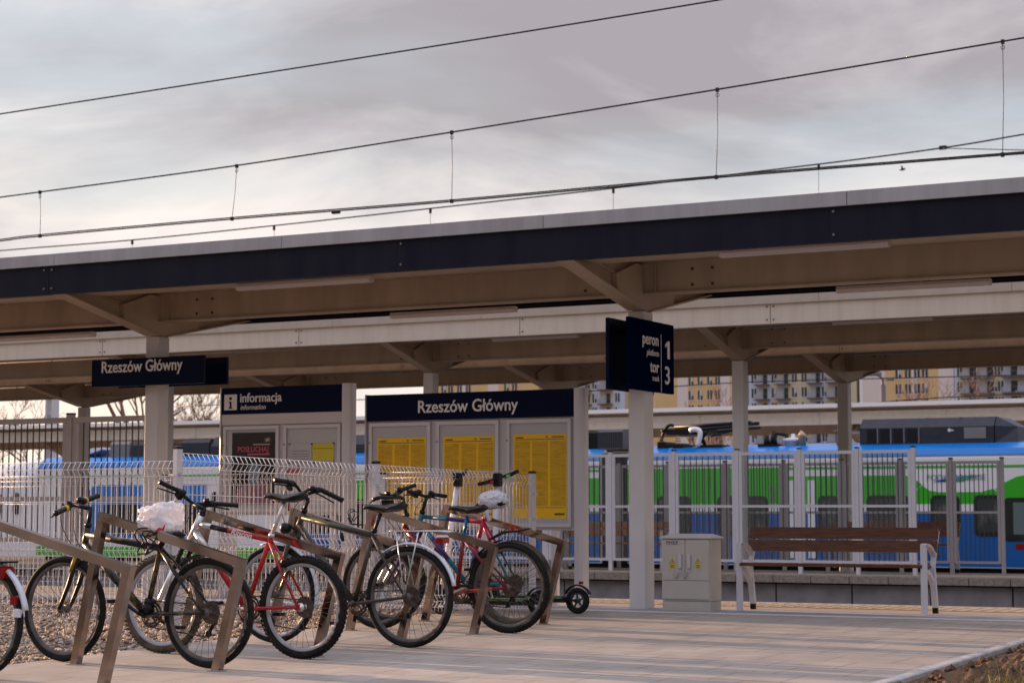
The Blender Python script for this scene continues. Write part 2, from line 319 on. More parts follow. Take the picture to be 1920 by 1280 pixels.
# paving with slabs laid in half bond
def pave_mat():
    m = bpy.data.materials.new('concrete slab paving'); m.use_nodes = True; nt = m.node_tree; b = nt.nodes['Principled BSDF']
    t = nt.nodes.new('ShaderNodeTexCoord'); mpp = nt.nodes.new('ShaderNodeMapping'); mpp.inputs['Location'].default_value = (0.02, 0.06, 0)
    nt.links.new(t.outputs['Object'], mpp.inputs[0])
    br = nt.nodes.new('ShaderNodeTexBrick'); br.offset = 0.5; br.inputs['Scale'].default_value = 1.0
    br.inputs['Brick Width'].default_value = 0.44; br.inputs['Row Height'].default_value = 0.47; br.inputs['Mortar Size'].default_value = 0.005
    br.inputs['Mortar Smooth'].default_value = 0.1; br.inputs['Bias'].default_value = 0.0
    br.inputs['Color1'].default_value = (0.36, 0.315, 0.265, 1); br.inputs['Color2'].default_value = (0.33, 0.288, 0.242, 1); br.inputs['Mortar'].default_value = (0.17, 0.145, 0.13, 1)
    nt.links.new(mpp.outputs[0], br.inputs['Vector'])
    n = nt.nodes.new('ShaderNodeTexNoise'); n.inputs['Scale'].default_value = 2.2; n.inputs['Detail'].default_value = 8; n.inputs['Roughness'].default_value = 0.65
    nt.links.new(t.outputs['Object'], n.inputs['Vector'])
    r = nt.nodes.new('ShaderNodeMapRange'); r.inputs[1].default_value = 0.3; r.inputs[2].default_value = 0.7; r.inputs[3].default_value = 0.70; r.inputs[4].default_value = 1.14
    nt.links.new(n.outputs[0], r.inputs[0])
    mu = nt.nodes.new('ShaderNodeVectorMath'); mu.operation = 'SCALE'; nt.links.new(br.outputs['Color'], mu.inputs[0]); nt.links.new(r.outputs[0], mu.inputs['Scale'])
    vo = nt.nodes.new('ShaderNodeTexVoronoi'); vo.inputs['Scale'].default_value = 2.3; nt.links.new(t.outputs['Object'], vo.inputs['Vector'])
    vr = nt.nodes.new('ShaderNodeMapRange'); vr.inputs[1].default_value = .03; vr.inputs[2].default_value = .055; vr.inputs[3].default_value = .45; nt.links.new(vo.outputs['Distance'], vr.inputs[0])
    n4 = nt.nodes.new('ShaderNodeTexNoise'); n4.inputs['Scale'].default_value = .55; n4.inputs['Detail'].default_value = 5; nt.links.new(t.outputs['Object'], n4.inputs['Vector'])
    r4 = nt.nodes.new('ShaderNodeMapRange'); r4.inputs[1].default_value = .45; r4.inputs[2].default_value = .62; r4.inputs[3].default_value = 1.0; r4.inputs[4].default_value = .84; nt.links.new(n4.outputs[0], r4.inputs[0])
    m5 = nt.nodes.new('ShaderNodeMath'); m5.operation = 'MULTIPLY'; nt.links.new(vr.outputs[0], m5.inputs[0]); nt.links.new(r4.outputs[0], m5.inputs[1])
    m6 = nt.nodes.new('ShaderNodeVectorMath'); m6.operation = 'SCALE'; nt.links.new(mu.outputs[0], m6.inputs[0]); nt.links.new(m5.outputs[0], m6.inputs['Scale'])
    nt.links.new(m6.outputs[0], b.inputs['Base Color']); b.inputs['Roughness'].default_value = 0.75
    n3 = nt.nodes.new('ShaderNodeTexNoise'); n3.inputs['Scale'].default_value = 90; nt.links.new(t.outputs['Object'], n3.inputs['Vector'])
    mm = nt.nodes.new('ShaderNodeMath'); mm.operation = 'MULTIPLY_ADD'; mm.inputs[1].default_value = 0.35; nt.links.new(n3.outputs[0], mm.inputs[0])
    sb = nt.nodes.new('ShaderNodeMath'); sb.operation = 'SUBTRACT'; sb.inputs[0].default_value = 1.0; nt.links.new(br.outputs['Fac'], sb.inputs[1])
    nt.links.new(sb.outputs[0], mm.inputs[2])
    bp = nt.nodes.new('ShaderNodeBump'); bp.inputs['Strength'].default_value = 0.5; bp.inputs['Distance'].default_value = 0.006
    nt.links.new(mm.outputs[0], bp.inputs['Height']); nt.links.new(bp.outputs[0], b.inputs['Normal'])
    return m
M_pave = pave_mat()
XK = -3.45      # kerb line on the right
XG = -8.90      # gravel edge on the left
b = MB(); ys = [1.0, 16.6]
b.add([(XG,1,gz(1)),(XK,1,gz(1)),(XK,GY,0),(XG,GY,0)], [(0,1,2,3)]); b.build('pavement', M_pave, kind='structure')
# strips towards the platform edge
M_strip = mat('pale kerb strip', (0.66, 0.62, 0.62), 0.7, var=0.15, vscale=8)
M_band = mat('grey concrete band', (0.33, 0.34, 0.36), 0.75, var=0.2, vscale=5)
M_plat = mat('platform paving', (0.40, 0.34, 0.29), 0.8, var=0.2, vscale=5, bump=0.2, bscale=60)
M_tact = mat('yellowish tactile paving', (0.52, 0.42, 0.28), 0.75, var=0.2, vscale=10)
b = MB(); b.box((-60,16.22,-0.2),(30,16.36,0.004)); b.build('kerb_strip', M_strip, kind='structure')
b = MB(); b.box((-60,16.361,-0.2),(30,17.05,0.0)); b.build('walkway', M_band, kind='structure')
b = MB(); b.box((-60,17.06,-0.9),(30,18.62,0.0)); b.build('platform_path', M_plat, kind='structure')
b = MB(); b.box((-60,17.62,-0.01),(30,18.25,0.006))
x = -24.0
while x < -2.5:
    for y in (17.68, 17.78, 17.88, 17.98, 18.08, 18.18):
        b.add([(x-.018,y-.018,.006),(x+.018,y-.018,.006),(x+.018,y+.018,.006),(x-.018,y+.018,.006),(x-.01,y-.01,.013),(x+.01,y-.01,.013),(x+.01,y+.01,.013),(x-.01,y+.01,.013)],
              [(4,5,6,7),(0,1,5,4),(1,2,6,5),(2,3,7,6),(3,0,4,7)])
    x += 0.125
b.build('tactile_paving', M_tact, kind='structure')
# ballast bed and rails between the platforms
M_ball = mat('track ballast', (0.14, 0.12, 0.105), 0.95, var=0.6, vscale=14, bump=1.0, bscale=30)
b = MB(); b.box((-80,18.63,-0.89),(40,26.9,-0.86)); b.build('track_bed', M_ball, kind='structure')
b = MB(); b.box((-80,29.2,-0.88),(60,60,-0.84)); b.build('railway_bed', M_ball, kind='structure')
M_railst = mat('rail steel', (0.2, 0.14, 0.11), 0.5, metal=0.7)
for yy in (21.4, 22.9, 50.7, 52.2):
    b = MB(); b.box((-80,yy-.035,-0.84),(40,yy+.035,-0.70)); b.build('rail', M_railst, kind='structure')
# far platform: concrete panels with joints, coping stones
WY = 26.85
b = MB(); x = -62.0
while x < 20: b.box((x+.012,WY+.12,-0.9),(x+1.118,WY+.35,-0.13)); x += 1.13
b.build('platform_wall', M_conc, kind='structure')
b = MB(); b.box((-62,WY+.2,-0.9),(20,29.1,-0.11)); b.build('platform_core', mat('dark joint', (0.03,0.03,0.03), 0.9), kind='structure')
b = MB(); x = -62.0
while x < 20: b.box((x+.006,WY,-0.105),(x+.558,WY+.42,-0.004)); x += 0.565
b.build('coping', M_cop, kind='structure')
b = MB(); b.box((-62,WY+.42,-0.105),(20,29.1,0.0)); b.build('platform_surface', M_plat, kind='structure')
b = MB(); b.box((-62,WY+.62,0.0),(20,WY+1.0,0.006)); b.build('tactile_strip', M_tact, kind='structure')

# kerb on the right, soil and grass beyond it
def kerb_z(y): return gz(y)
b = MB(); y = 4.0
while y < 15.6:
    b.prism([(XK+.008,y+.003,gz(y)-.25),(XK+.082,y+.003,gz(y)-.25),(XK+.082,y+.003,gz(y)+.010),(XK+.074,y+.003,gz(y)+.018),(XK+.014,y+.003,gz(y)+.02),(XK+.008,y+.003,gz(y)+.014)], (0,.994,GS*.99))
    y += 1.0
b.build('kerb', M_kerb, kind='structure')
M_soil = mat('clumpy brown soil', (0.15, 0.085, 0.045), 0.95, var=0.6, vscale=9, col2=(0.055, 0.033, 0.02), bump=0.8, bscale=35)
def soil_h(x, y):
    p = Vector((x, y, 0)); d = min(1, max(0, (x-XK-.11)/.35))
    return gz(y)-.012+d*(0.08*noise.noise(p*2.2)+0.07*abs(noise.noise(p*6))+0.05*noise.noise(p*14)+.05*abs(noise.noise(p*26))+.022*noise.noise(p*55)+.0)
b = MB(); nx, ny = 200, 480; b.smooth = True
vs = []; fs = []
for j in range(ny+1):
    for i in range(nx+1):
        xx = XK+.09+3.4*i/nx; yy = 7.5+8.6*j/ny; vs.append((xx, yy, soil_h(xx, yy)))
for j in range(ny):
    for i in range(nx): a = j*(nx+1)+i; fs.append((a, a+1, a+nx+2, a+nx+1))
b.add(vs, fs); b.build('soil', M_soil, kind='structure')
b = MB()
for k in range(420):
    xx = XK+.16+2.2*random.random()**1.6; yy = 9+6.2*random.random(); r = random.uniform(.008, .035)
    c = Vector((xx, yy, soil_h(xx, yy)+r*.3)); vv = []
    for q in ((1,0,0),(-1,0,0),(0,1,0),(0,-1,0),(0,0,1),(0,0,-1),(.6,.6,.5),(-.6,.5,.5),(.5,-.6,.5),(-.5,-.6,.4)):
        vv.append(c+Vector(q)*r*random.uniform(.7,1.3))
    b.add(vv, [(4,6,0),(4,2,6),(6,2,0),(4,7,2),(4,1,7),(7,1,2),(4,8,0),(4,3,8),(8,3,0),(4,9,1),(4,3,9),(9,3,1),(5,0,2),(5,2,1),(5,1,3),(5,3,0)])
tag(b.build('soil_clods', M_soil, kind='stuff'), 'loose clods of dug brown earth lying beyond the kerb', 'earth')
M_grass = mat('dry green grass blades', (0.13, 0.15, 0.03), 0.7, var=0.7, vscale=5, col2=(0.30, 0.24, 0.09))
b = MB()
for k in range(9000):
    xx = XK+.5+2.0*random.random(); yy = 9.0+5.2*random.random()
    if noise.noise(Vector((xx*1.4, yy*1.4, 3))) < -.25+.5*max(0, (XK+.95-xx)): continue
    h = random.uniform(.02, .07); a = random.random()*6.28; w = .0022
    z = soil_h(xx, yy); dx, dy = math.cos(a)*w, math.sin(a)*w; lx, ly = random.uniform(-.035,.035), random.uniform(-.035,.035)
    b.add([(xx-dx,yy-dy,z),(xx+dx,yy+dy,z),(xx+dx*.6+lx*.5,yy+dy*.6+ly*.5,z+h*.7),(xx+lx,yy+ly,z+h),(xx-dx*.6+lx*.5,yy-dy*.6+ly*.5,z+h*.7)], [(0,1,2,3,4)])
tag(b.build('grass', M_grass, kind='stuff'), 'patchy dry grass growing on the soil past the kerb', 'grass')

# gravel on the left
M_grav = mat('gravel bed base', (0.17, 0.13, 0.10), 0.95, var=0.6, vscale=30, bump=1.0, bscale=60)
b = MB(); b.add([(-30,1,gz(1)-.03),(XG,1,gz(1)-.03),(XG,16.22,-.03),(-30,16.22,-.03)], [(0,1,2,3)]); b.build('gravel_bed', M_grav, kind='structure')
def gravel():
    rng = np.random.default_rng(3); t = (1+5**.5)/2
    iv = np.array([(-1,t,0),(1,t,0),(-1,-t,0),(1,-t,0),(0,-1,t),(0,1,t),(0,-1,-t),(0,1,-t),(t,0,-1),(t,0,1),(-t,0,-1),(-t,0,1)], float); iv /= np.linalg.norm(iv[0])
    fi = np.array([(0,11,5),(0,5,1),(0,1,7),(0,7,10),(0,10,11),(1,5,9),(5,11,4),(11,10,2),(10,7,6),(7,1,8),(3,9,4),(3,4,2),(3,2,6),(3,6,8),(3,8,9),(4,9,5),(2,4,11),(6,2,10),(8,6,7),(9,8,1)])
    n = 15000
    # density chosen along the visible wedge
    Y = 8.0+8.2*rng.random(n)**0.9; X = XG-.02-(1.0+3.6*(Y-8)/8.5+1.4)*rng.random(n)
    Z = GS*(Y-GY)-.022+.012*rng.random(n)
    r = rng.uniform(.008,.021,n)
    sc = np.stack([r*rng.uniform(.8,1.4,n), r*rng.uniform(.8,1.4,n), r*rng.uniform(.5,.9,n)], 1)
    V = iv[None]*(1+.22*rng.standard_normal((n,12,1)))*sc[:,None,:]
    a = rng.random(n)*6.28; ca, sa = np.cos(a)[:,None], np.sin(a)[:,None]
    x = V[:,:,0]*ca-V[:,:,1]*sa; y = V[:,:,0]*sa+V[:,:,1]*ca
    V = np.stack([x+X[:,None], y+Y[:,None], V[:,:,2]+Z[:,None]], 2).reshape(-1,3)
    Fc = (fi[None]+12*np.arange(n)[:,None,None]).reshape(-1,3)
    me = bpy.data.meshes.new('gravel'); me.vertices.add(len(V)); me.vertices.foreach_set('co', V.ravel())
    me.loops.add(len(Fc)*3); me.loops.foreach_set('vertex_index', Fc.ravel().astype(np.int32))
    me.polygons.add(len(Fc)); me.polygons.foreach_set('loop_start', np.arange(len(Fc), dtype=np.int32)*3)
    mi = np.repeat(rng.integers(0, 4, n), 20).astype(np.int32)
    for i, c in enumerate(((0.50,0.35,0.22),(0.24,0.18,0.14),(0.34,0.32,0.31),(0.62,0.48,0.34))): me.materials.append(mat('gravel stone %d' % i, c, 0.8, var=0.3, vscale=40))
    me.polygons.foreach_set('material_index', mi); me.update(calc_edges=True); me.validate()
    o = bpy.data.objects.new('gravel', me); COL.objects.link(o); o['kind'] = 'stuff'
    tag(o, 'loose brown and grey gravel spread under the wire fence', 'gravel')
gravel()

# ================================================================== CANOPIES
def canopy(label, Yc, Yf, Yb, x0, x1, ztop_col, zf0, zf1, zcap, zbeam, cols, zfoot, mf, cw=0.15, cd=0.18, joint=5.6, jo=0.0, rear=0.0, capm=None, over=0.0):
    root = thing('platform_canopy', label, 'canopy', (cols[0], Yc, 0), 'steel canopies over the station platforms')
    zs = zf0+.13
    b = MB(); b.prism([(x0,Yf+.05,zs+.04),(x0,Yc,zs-.02+.04),(x0,Yb-.05,zs+.04),(x0,Yb-.05,zf1),(x0,Yc,zf1-.06),(x0,Yf+.05,zf1)], (x1-x0,0,0)); b.build('roof', M_beige, root)
    for nm, ya, yb_, sg in (('front_fascia', Yf, Yf+.03, -1), ('rear_fascia', Yb-.03, Yb, 1)):
        b = MB(); x = x0+jo
        b.box((x0,ya,zf0-(rear if sg > 0 else 0)),(x1,yb_,zf1))
        # folded lower lip and bolt groups
        b.box((x0+.002,yb_+.001,zf0+.002),(x1-.002,yb_+.05,zf0+.014)) if sg < 0 else b.box((x0+.002,ya-.05,zf0+.002),(x1-.002,ya-.001,zf0+.014))
        yo = ya-.006 if sg < 0 else yb_+.006
        b.cm = 1
        while x < x1:
            if sg < 0:
                for dx in ((-.05, .05) if int(x*7) % 2 else (.05,)):
                    for z in (zf0+.06, zf1-.05): b.disc((x+dx, yo, z), (0,1,0), .012, .012, 8)
                b.cm = 2; b.box((x-.003,yo+.003,zf0+.01),(x+.003,yo+.0065,zf1-.005)); b.cm = 1
            x += joint*.73
        b.build(nm, [mf, M_bolt if mf == M_navyf else M_boltd, M_black], root)
    for nm, ya, yb_ in (('soffit_channel', Yf+.085, Yf+.62), ('soffit_channel', Yb-.62, Yb-.085)):
        b = MB(); b.box((x0+.01,ya,zf0+.035),(x1-.01,yb_,zf0+.05)); b.box((x0+.01,ya if ya > Yc else yb_-.012,zf0+.051),(x1-.01,(ya if ya > Yc else yb_-.012)+.012,zs+.03)); b.build(nm, M_beige, root)
    b = MB()
    for ya, yb_ in ((Yf-.035, Yf+.06), (Yb-.06, Yb+.035)):
        x = x0
        while x < x1:
            xe = min(x1, x+2.75); b.box((x+.003,ya-over,zf1-.012 if not over else zcap-.13),(xe-.003,yb_+over,zcap)); x += 2.75
        b.cut()
    b.build('edge_trim', capm or M_cap, root)
    if over: b = MB(); b.box((x0+.05,Yf+.2,zf1-.02),(x1-.05,Yb-.2,zcap-.131)); b.build('recess', M_beige, root)
    b = MB(); b.box((x0+.1,Yc-.045,zbeam+.014),(x1-.1,Yc+.045,zs+.02)); b.box((x0+.1,Yc-.08,zbeam),(x1-.1,Yc+.08,zbeam+.014))
    b.cm = 1; 
    for cx in cols:
        for dx in (-.55, .55, .75):
            for z in (zbeam+.07, zs-.06): b.disc((cx+dx, Yc-.05, z), (0,1,0), .014, .012, 8)
    b.build('longitudinal_beam', [M_beige, M_boltd], root)
    b = MB(); b.tube([(x0+.2,Yc-.06,zs-.03),(x1-.2,Yc-.06,zs-.03)], .012, 6)
    x = x0+1.1
    while x < x1-1: b.box((x-.012,Yc-.078,zs-.05),(x+.012,Yc-.046,zs-.012)); x += 1.37
    if Yc > 20: b.build('conduit', M_cap, root)
    for cx in cols:
        b = MB(); b.bbox((cx-cw/2,Yc-cd/2,zfoot),(cx+cw/2,Yc+cd/2,ztop_col),.012)
        co = b.build('column', M_white, root)
        for sg, ye in ((-1, Yf+.035), (1, Yb-.035)):
            g = MB(); L = abs(ye-Yc); zt = zs+.02
            def zb(t): return ztop_col+(zf0+.0-ztop_col)*t+.0
            y = lambda t: Yc+sg*(.0+L*t)
            # flange, web and thick gusset near the column
            a0 = Vector((cx,y(.06),zb(.04))); a1 = Vector((cx,y(1.0),zb(1.0)+.012))
            g.bar(a0, a1, .17, .016, up=(0,0,1))
            g.prism([(cx-.008,y(.05),zb(.05)+.006),(cx-.008,y(1.0),zb(1.0)+.02),(cx-.008,y(1.0),zt),(cx-.008,y(.05),zt)], (.016,0,0))
            g.prism([(cx-.065,y(.0),zb(0)+.004),(cx-.065,y(.40),zb(.40)-.002),(cx-.065,y(.42),zb(.42)+.16),(cx-.065,y(.14),zt-.02),(cx-.065,y(0),zt-.02)], (.13,0,0))
            g.bar((cx,y(.42),zb(.42)+.17), (cx,y(1.0),zt-.02), .11, .012)
            g.build('bracket', M_beige, co)
        g = MB()
        for sgx in (-1, 1): g.cut(); g.box((cx+sgx*.19-.006,Yc-.079,zbeam+.015),(cx+sgx*.19+.006,Yc-.046,zs))
        g.build('stiffener', M_beige, co)
    return root
canopy('near canopy with dark navy fascia over the boards and bench, closest to the bicycles', 16.86, 15.22, 18.5, -21.5, 5.0, 2.76, 3.06, 3.36, 3.465, 2.912,
       [-18.95, -13.25, -7.58, -1.9], 0.0, M_navyf, jo=8.15, rear=.02, cw=.172, cd=.2)
canopy('second canopy with cream fascia over the far platform, just behind the navy one', 28.4, 26.8, 30.0, -45, 9, 3.21, 3.60, 3.90, 4.09, 3.39,
       [-44.1,-38.6,-33.1,-27.6,-22.1,-16.6,-11.1,-5.6,-0.1,5.4], 0.0, M_fascia_w, jo=2.3, cw=.19, cd=.2, capm=M_capw)
canopy('third canopy whose columns stand in front of the train, cream brackets', 32.2, 30.25, 34.3, -52, 9, 3.08, 3.44, 3.72, 3.80, 3.27,
       [-49.2,-43.7,-38.2,-32.7,-27.2,-21.7,-16.2,-10.7,-5.2,0.3,5.8], -0.85, M_beige, jo=1.0, cw=.19, cd=.2)
canopy('farthest canopy with pale edge seen above the train roof', 61.6, 60.0, 63.4, -80, 15, 3.15, 3.68, 4.08, 4.32, 3.45,
       [-75,-64,-53,-42,-31,-20,-9,2,13], -0.85, mat('pale grey fascia paint', (0.74, 0.72, 0.68), .5, var=.1), cw=.2, cd=.2, jo=2.0, capm=mat('white edge sheet', (0.80, 0.80, 0.80), .5), over=.45)

# lamps under the canopies
def lampbar(x0, x1, Y, z, lab):
    b = MB(); b.prism([(x0,Y-.035,z),(x0,Y-.05,z+.03),(x0,Y-.04,z+.06),(x0,Y+.04,z+.06),(x0,Y+.05,z+.03),(x0,Y+.035,z)], (x1-x0,0,0))
    o = b.build('strip_lamp', M_lamp); tag(o, lab, 'lamp', 'strip lamps under the canopies')
def lampx(pxa, pxb, py, Y, z, lab): z = onY((pxa+pxb)/2, py, Y).z-.035; lampbar(onY(pxa, py, Y).x, onY(pxb, py, Y).x, Y, z, lab)
lampx(447, 697, 530, 15.6, 3.035, 'strip lamp just below the navy fascia, left of the middle column')
lampx(1352, 1668, 465, 15.6, 3.035, 'strip lamp just below the navy fascia, right of the platform 1 sign')
lampx(735, 967, 585, 18.0, 3.10, 'strip lamp under the rear of the near canopy, above the station name board')
lampx(1570, 1858, 535, 18.0, 3.10, 'strip lamp under the rear of the near canopy, above the bench')
lampx(-60, 176, 632, 18.0, 3.10, 'strip lamp under the rear of the near canopy at the far left')
lampx(925, 1085, 632, 27.3, 3.63, 'small strip lamp just under the cream fascia left of the platform sign')
lampx(1562, 1750, 600, 27.3, 3.63, 'small strip lamp just under the cream fascia above the bench')

# ================================================================== OVERHEAD WIRES
M_cu = mat('dark overhead wire', (0.03, 0.022, 0.018), 0.5, metal=0.5)
def curve_at(pts, Y, sub=6):
    P = [onY(x, y, Y) for x, y in pts]; out = []
    for i in range(len(P)-1):
        a = P[max(0, i-1)]; b_ = P[i]; c = P[i+1]; d = P[min(len(P)-1, i+2)]
        for k in range(sub):
            t = k/sub; out.append(0.5*((2*b_)+(-a+c)*t+(2*a-5*b_+4*c-d)*t*t+(-a+3*b_-3*c+d)*t**3))
    out.append(P[-1]); return out
def wire(name, lab, Y, pts, r, root=None, sub=6):
    b = MB(); b.tube(curve_at(pts, Y, sub), r, 6); o = b.build(name, M_cu, root)
    if root is None: tag(o, lab, 'overhead wire', 'overhead railway wires')
    return o
wire('feeder_wire', 'single uppermost wire crossing the sky at the top left', 22.0, [(-160,238),(0,214),(675,109),(1350,0),(2100,-130)], .011)
r1 = thing('overhead_line', 'middle overhead line with five droppers hanging from the sagging carrier wire', 'overhead wire', onY(847, 248, 22.0), 'overhead railway wires')
MS = [(-160,392),(0,370),(75,360),(440,311),(847,248),(1345,168),(1880,78),(2100,40)]
CW = [(-160,470),(0,452),(75,443),(435,411),(847,378),(1345,333),(1880,291),(2100,275)]
wire('carrier_wire', '', 22.0, MS, .011, r1); wire('contact_wire', '', 22.0, CW, .010, r1)
wire('contact_wire', '', 22.06, [(x, y-3) for x, y in CW], .009, r1)
for (xa, ya, xb, yb) in ((75,360,75,443),(444,311,435,411),(847,248,847,378),(1345,168,1343,333),(1880,78,1880,291)):
    a = onY(xa, ya, 22.0); c = onY(xb, yb, 22.0); b = MB(); b.tube([a, (a+c)/2+Vector((.01,0,0)), c], .0045, 5)
    b.cm = 0; b.bar(a-Vector((.0,0,.03)), a+Vector((0,0,.02)), .035, .035, up=(0,1,0)); b.bar(c-Vector((0,0,.02)), c+Vector((0,0,.03)), .035, .035, up=(0,1,0))
    b.ring(a-Vector((0,0,.07)), (1,0,0), (0,0,1), .022, circ(.004,5), 12)
    b.build('dropper', M_cu, r1)
a = onY(630, 398, 22.0); b = MB(); b.box((a.x-.06,a.y-.02,a.z-.02),(a.x+.06,a.y+.02,a.z+.02)); b.build('clamp', M_cu, r1)
r2 = thing('overhead_line', 'lowest overhead line, its droppers vanishing behind the canopy roof edge', 'overhead wire', onY(807, 391, 42.0), 'overhead railway wires')
M2 = [(-160,487),(0,470),(248,450),(514,423),(807,391),(1150,353),(1535,308),(1770,277),(1920,252),(2100,222)]
wire('carrier_wire', '', 42.0, M2, .018, r2); wire('contact_wire', '', 42.0, [(-160,592),(0,580),(960,505),(1920,420),(2100,404)], .015, r2)
for (xa, ya, dz) in ((248,450,110),(514,423,112),(807,391,120),(1150,353,130),(1535,308,145)):
    a = onY(xa, ya, 42.0); c = onY(xa, ya+dz, 42.0); b = MB(); b.tube([a, c], .006, 5); b.bar(a-Vector((0,0,.12)), a, .05, .05, up=(0,1,0)); b.build('dropper', M_cu, r2)
a = onY(1768, 277, 42.0); b = MB(); b.box((a.x-.08,a.y-.03,a.z-.04),(a.x+.08,a.y+.03,a.z+.04)); b.build('clamp', M_cu, r2)
wire('stay_wire', 'thin short wire running right from the clamp above the canopy', 41.9, [(1768,278),(1850,280),(2100,286)], .010)
for i, (pts, lab) in enumerate((([(318,762),(1100,733),(1410,716),(1920,703),(2050,700)], 'thin far wire passing in front of the upper floors of the flats'), ([(1480,770),(1720,748),(1920,738),(2050,733)], 'thin far wire just above the pale roof edge at the right'))):
    wire('overhead_wire', lab, 64.5, pts, .02)
M_bird = mat('dark bird', (0.03, 0.03, 0.03), 0.8)
a = onY(1692, 319, 90.0); b = MB(); b.smooth = True
b.tube([a+Vector((-.16,0,0)), a+Vector((-.05,0,.02)), a+Vector((.07,0,.02)), a+Vector((.15,0,.03))], [.01,.045,.04,.012], 8)
b.add([a+Vector((-.05,0,.03)), a+Vector((.05,0,.03)), a+Vector((.1,-.28,.14)), a+Vector((.02,-.3,.15))], [(0,1,2,3)]); b.add([a+Vector((-.05,0,.03)), a+Vector((.05,0,.03)), a+Vector((.1,.28,.14)), a+Vector((.02,.3,.15))], [(0,1,2,3)])
tag(b.build('bird', M_bird), 'small dark bird in flight above the canopy at right', 'bird')

# ================================================================== BAR FENCES
def bar_fence(name, lab, Y, pxs, ztop, zbot, zmid, mframe, pw, glass_on=True, group=None, zfoot=0.0, gap=0.14, nbar=9, cap=True):
    xs = [onY(p, 950, Y).x for p in pxs]
    root = thing(name, lab, 'fence', (xs[0], Y, zfoot), group)
    for x in xs:
        b = MB(); b.box((x-pw/2,Y-pw/2,zfoot),(x+pw/2,Y+pw/2,ztop+.03)); p = b.build('post', mframe, root)
        if cap: b = MB(); b.box((x-pw/2-.004,Y-pw/2-.004,ztop+.031),(x+pw/2+.004,Y+pw/2+.004,ztop+.05)); b.build('cap', M_black, p)
    for i in range(len(xs)-1):
        a, c = xs[i]+pw/2+.004, xs[i+1]-pw/2-.004; fw = pw*.85
        b = MB()
        b.box((a,Y-.02,zbot),(a+fw,Y+.02,ztop)); b.box((c-fw,Y-.02,zbot),(c,Y+.02,ztop))
        b.box((a+fw,Y-.02,ztop-fw),(c-fw,Y+.02,ztop)); b.box((a+fw,Y-.02,zbot),(c-fw,Y+.02,zbot+fw*.8))
        b.box((a+fw,Y-.02,zmid-fw*.4),(c-fw,Y+.02,zmid+fw*.4))
        fr = b.build('panel_frame', mframe, root)
        b = MB(); n = nbar
        for k in range(1, n):
            x = a+fw+(c-a-2*fw)*k/n
            b.box((x-.0052,Y-.006,zbot+fw*.8),(x+.0052,Y+.006,zmid-fw*.4)); b.box((x-.0052,Y-.006,zmid+fw*.4),(x+.0052,Y+.006,ztop-fw))
        b.build('bars', M_bar, fr)
        if glass_on:
            b = MB(); b.box((a+fw,Y+.010,zbot+fw*.8),(c-fw,Y+.014,zmid-fw*.4)); b.box((a+fw,Y+.010,zmid+fw*.4),(c-fw,Y+.014,ztop-fw)); b.build('glass_pane', M_glass, fr)
    return root
GF = 'barred platform fences'
bar_fence('platform_fence', 'light framed barred fence along the edge of the far platform, right of the name board', 27.5, [788, 907, 1026, 1145, 1264, 1383, 1500, 1608, 1714], 1.78, 0.16, 0.98, M_railw, .055, True, GF)
bar_fence('platform_fence', 'brownish grey barred fence behind the light one, ending beside the green train door', 28.6, [1060, 1160, 1253, 1360, 1470, 1580, 1689, 1784, 1880], onY(1784, 864, 28.6).z, 0.15, 0.89, M_rail, .050, False, GF)
bar_fence('platform_fence', 'tall barred fence at the left between the gravel and the train', 17.45, [-170, -20, 130, 283], 1.96, 0.55, 1.04, M_rail, .072, False, GF, nbar=11)
b = MB()

# ================================================================== TRAIN
YT = 50.0
def tz(x, y): return onY(x, y, YT).z
def tx(x): return onY(x, 950, YT).x
M_tblue = mat('train blue', (0.006, 0.20, 0.62), 0.3, coat=0.4)
M_tblued = mat('train deep blue', (0.002, 0.10, 0.36), 0.3, coat=0.4)
M_twhite = mat('train white', (0.78, 0.79, 0.82), 0.3, coat=0.4)
M_tgreen = mat('train green', (0.03, 0.43, 0.015), 0.3, coat=0.4)
M_tgreenl = mat('train light green', (0.07, 0.40, 0.07), 0.3, coat=0.4)
M_twin = mat('train window glass', (0.015, 0.02, 0.022), 0.06)
M_tdark = mat('train roof equipment dark grey', (0.035, 0.04, 0.052), 0.5, var=0.2)
M_tgrey = mat('train grey', (0.20, 0.20, 0.21), 0.5)
ZR = 2.64; ZB = -0.50
train = thing('passenger_train', 'long passenger train in blue, white and green standing behind the far platform', 'train', (-20, YT, -0.7))
XN = -49.0; XB = tx(1151)   # nose and articulation
def car(x0, x1, nose=False):
    prof = [(0,ZB),(-.0,1.9),(0.0,2.28),(.10,2.52),(.42,ZR+.02),(1.4,ZR+.12),(2.38,ZR+.02),(2.7,2.52),(2.8,2.28),(2.8,ZB)]
    b = MB(); b.prism([(x0,YT+y,z) for y, z in prof], (x1-x0,0,0)); return b.build('car_body', M_twhite, train)
c1 = car(-44.2, XB-.42); c2 = car(XB+.42, 6.0)
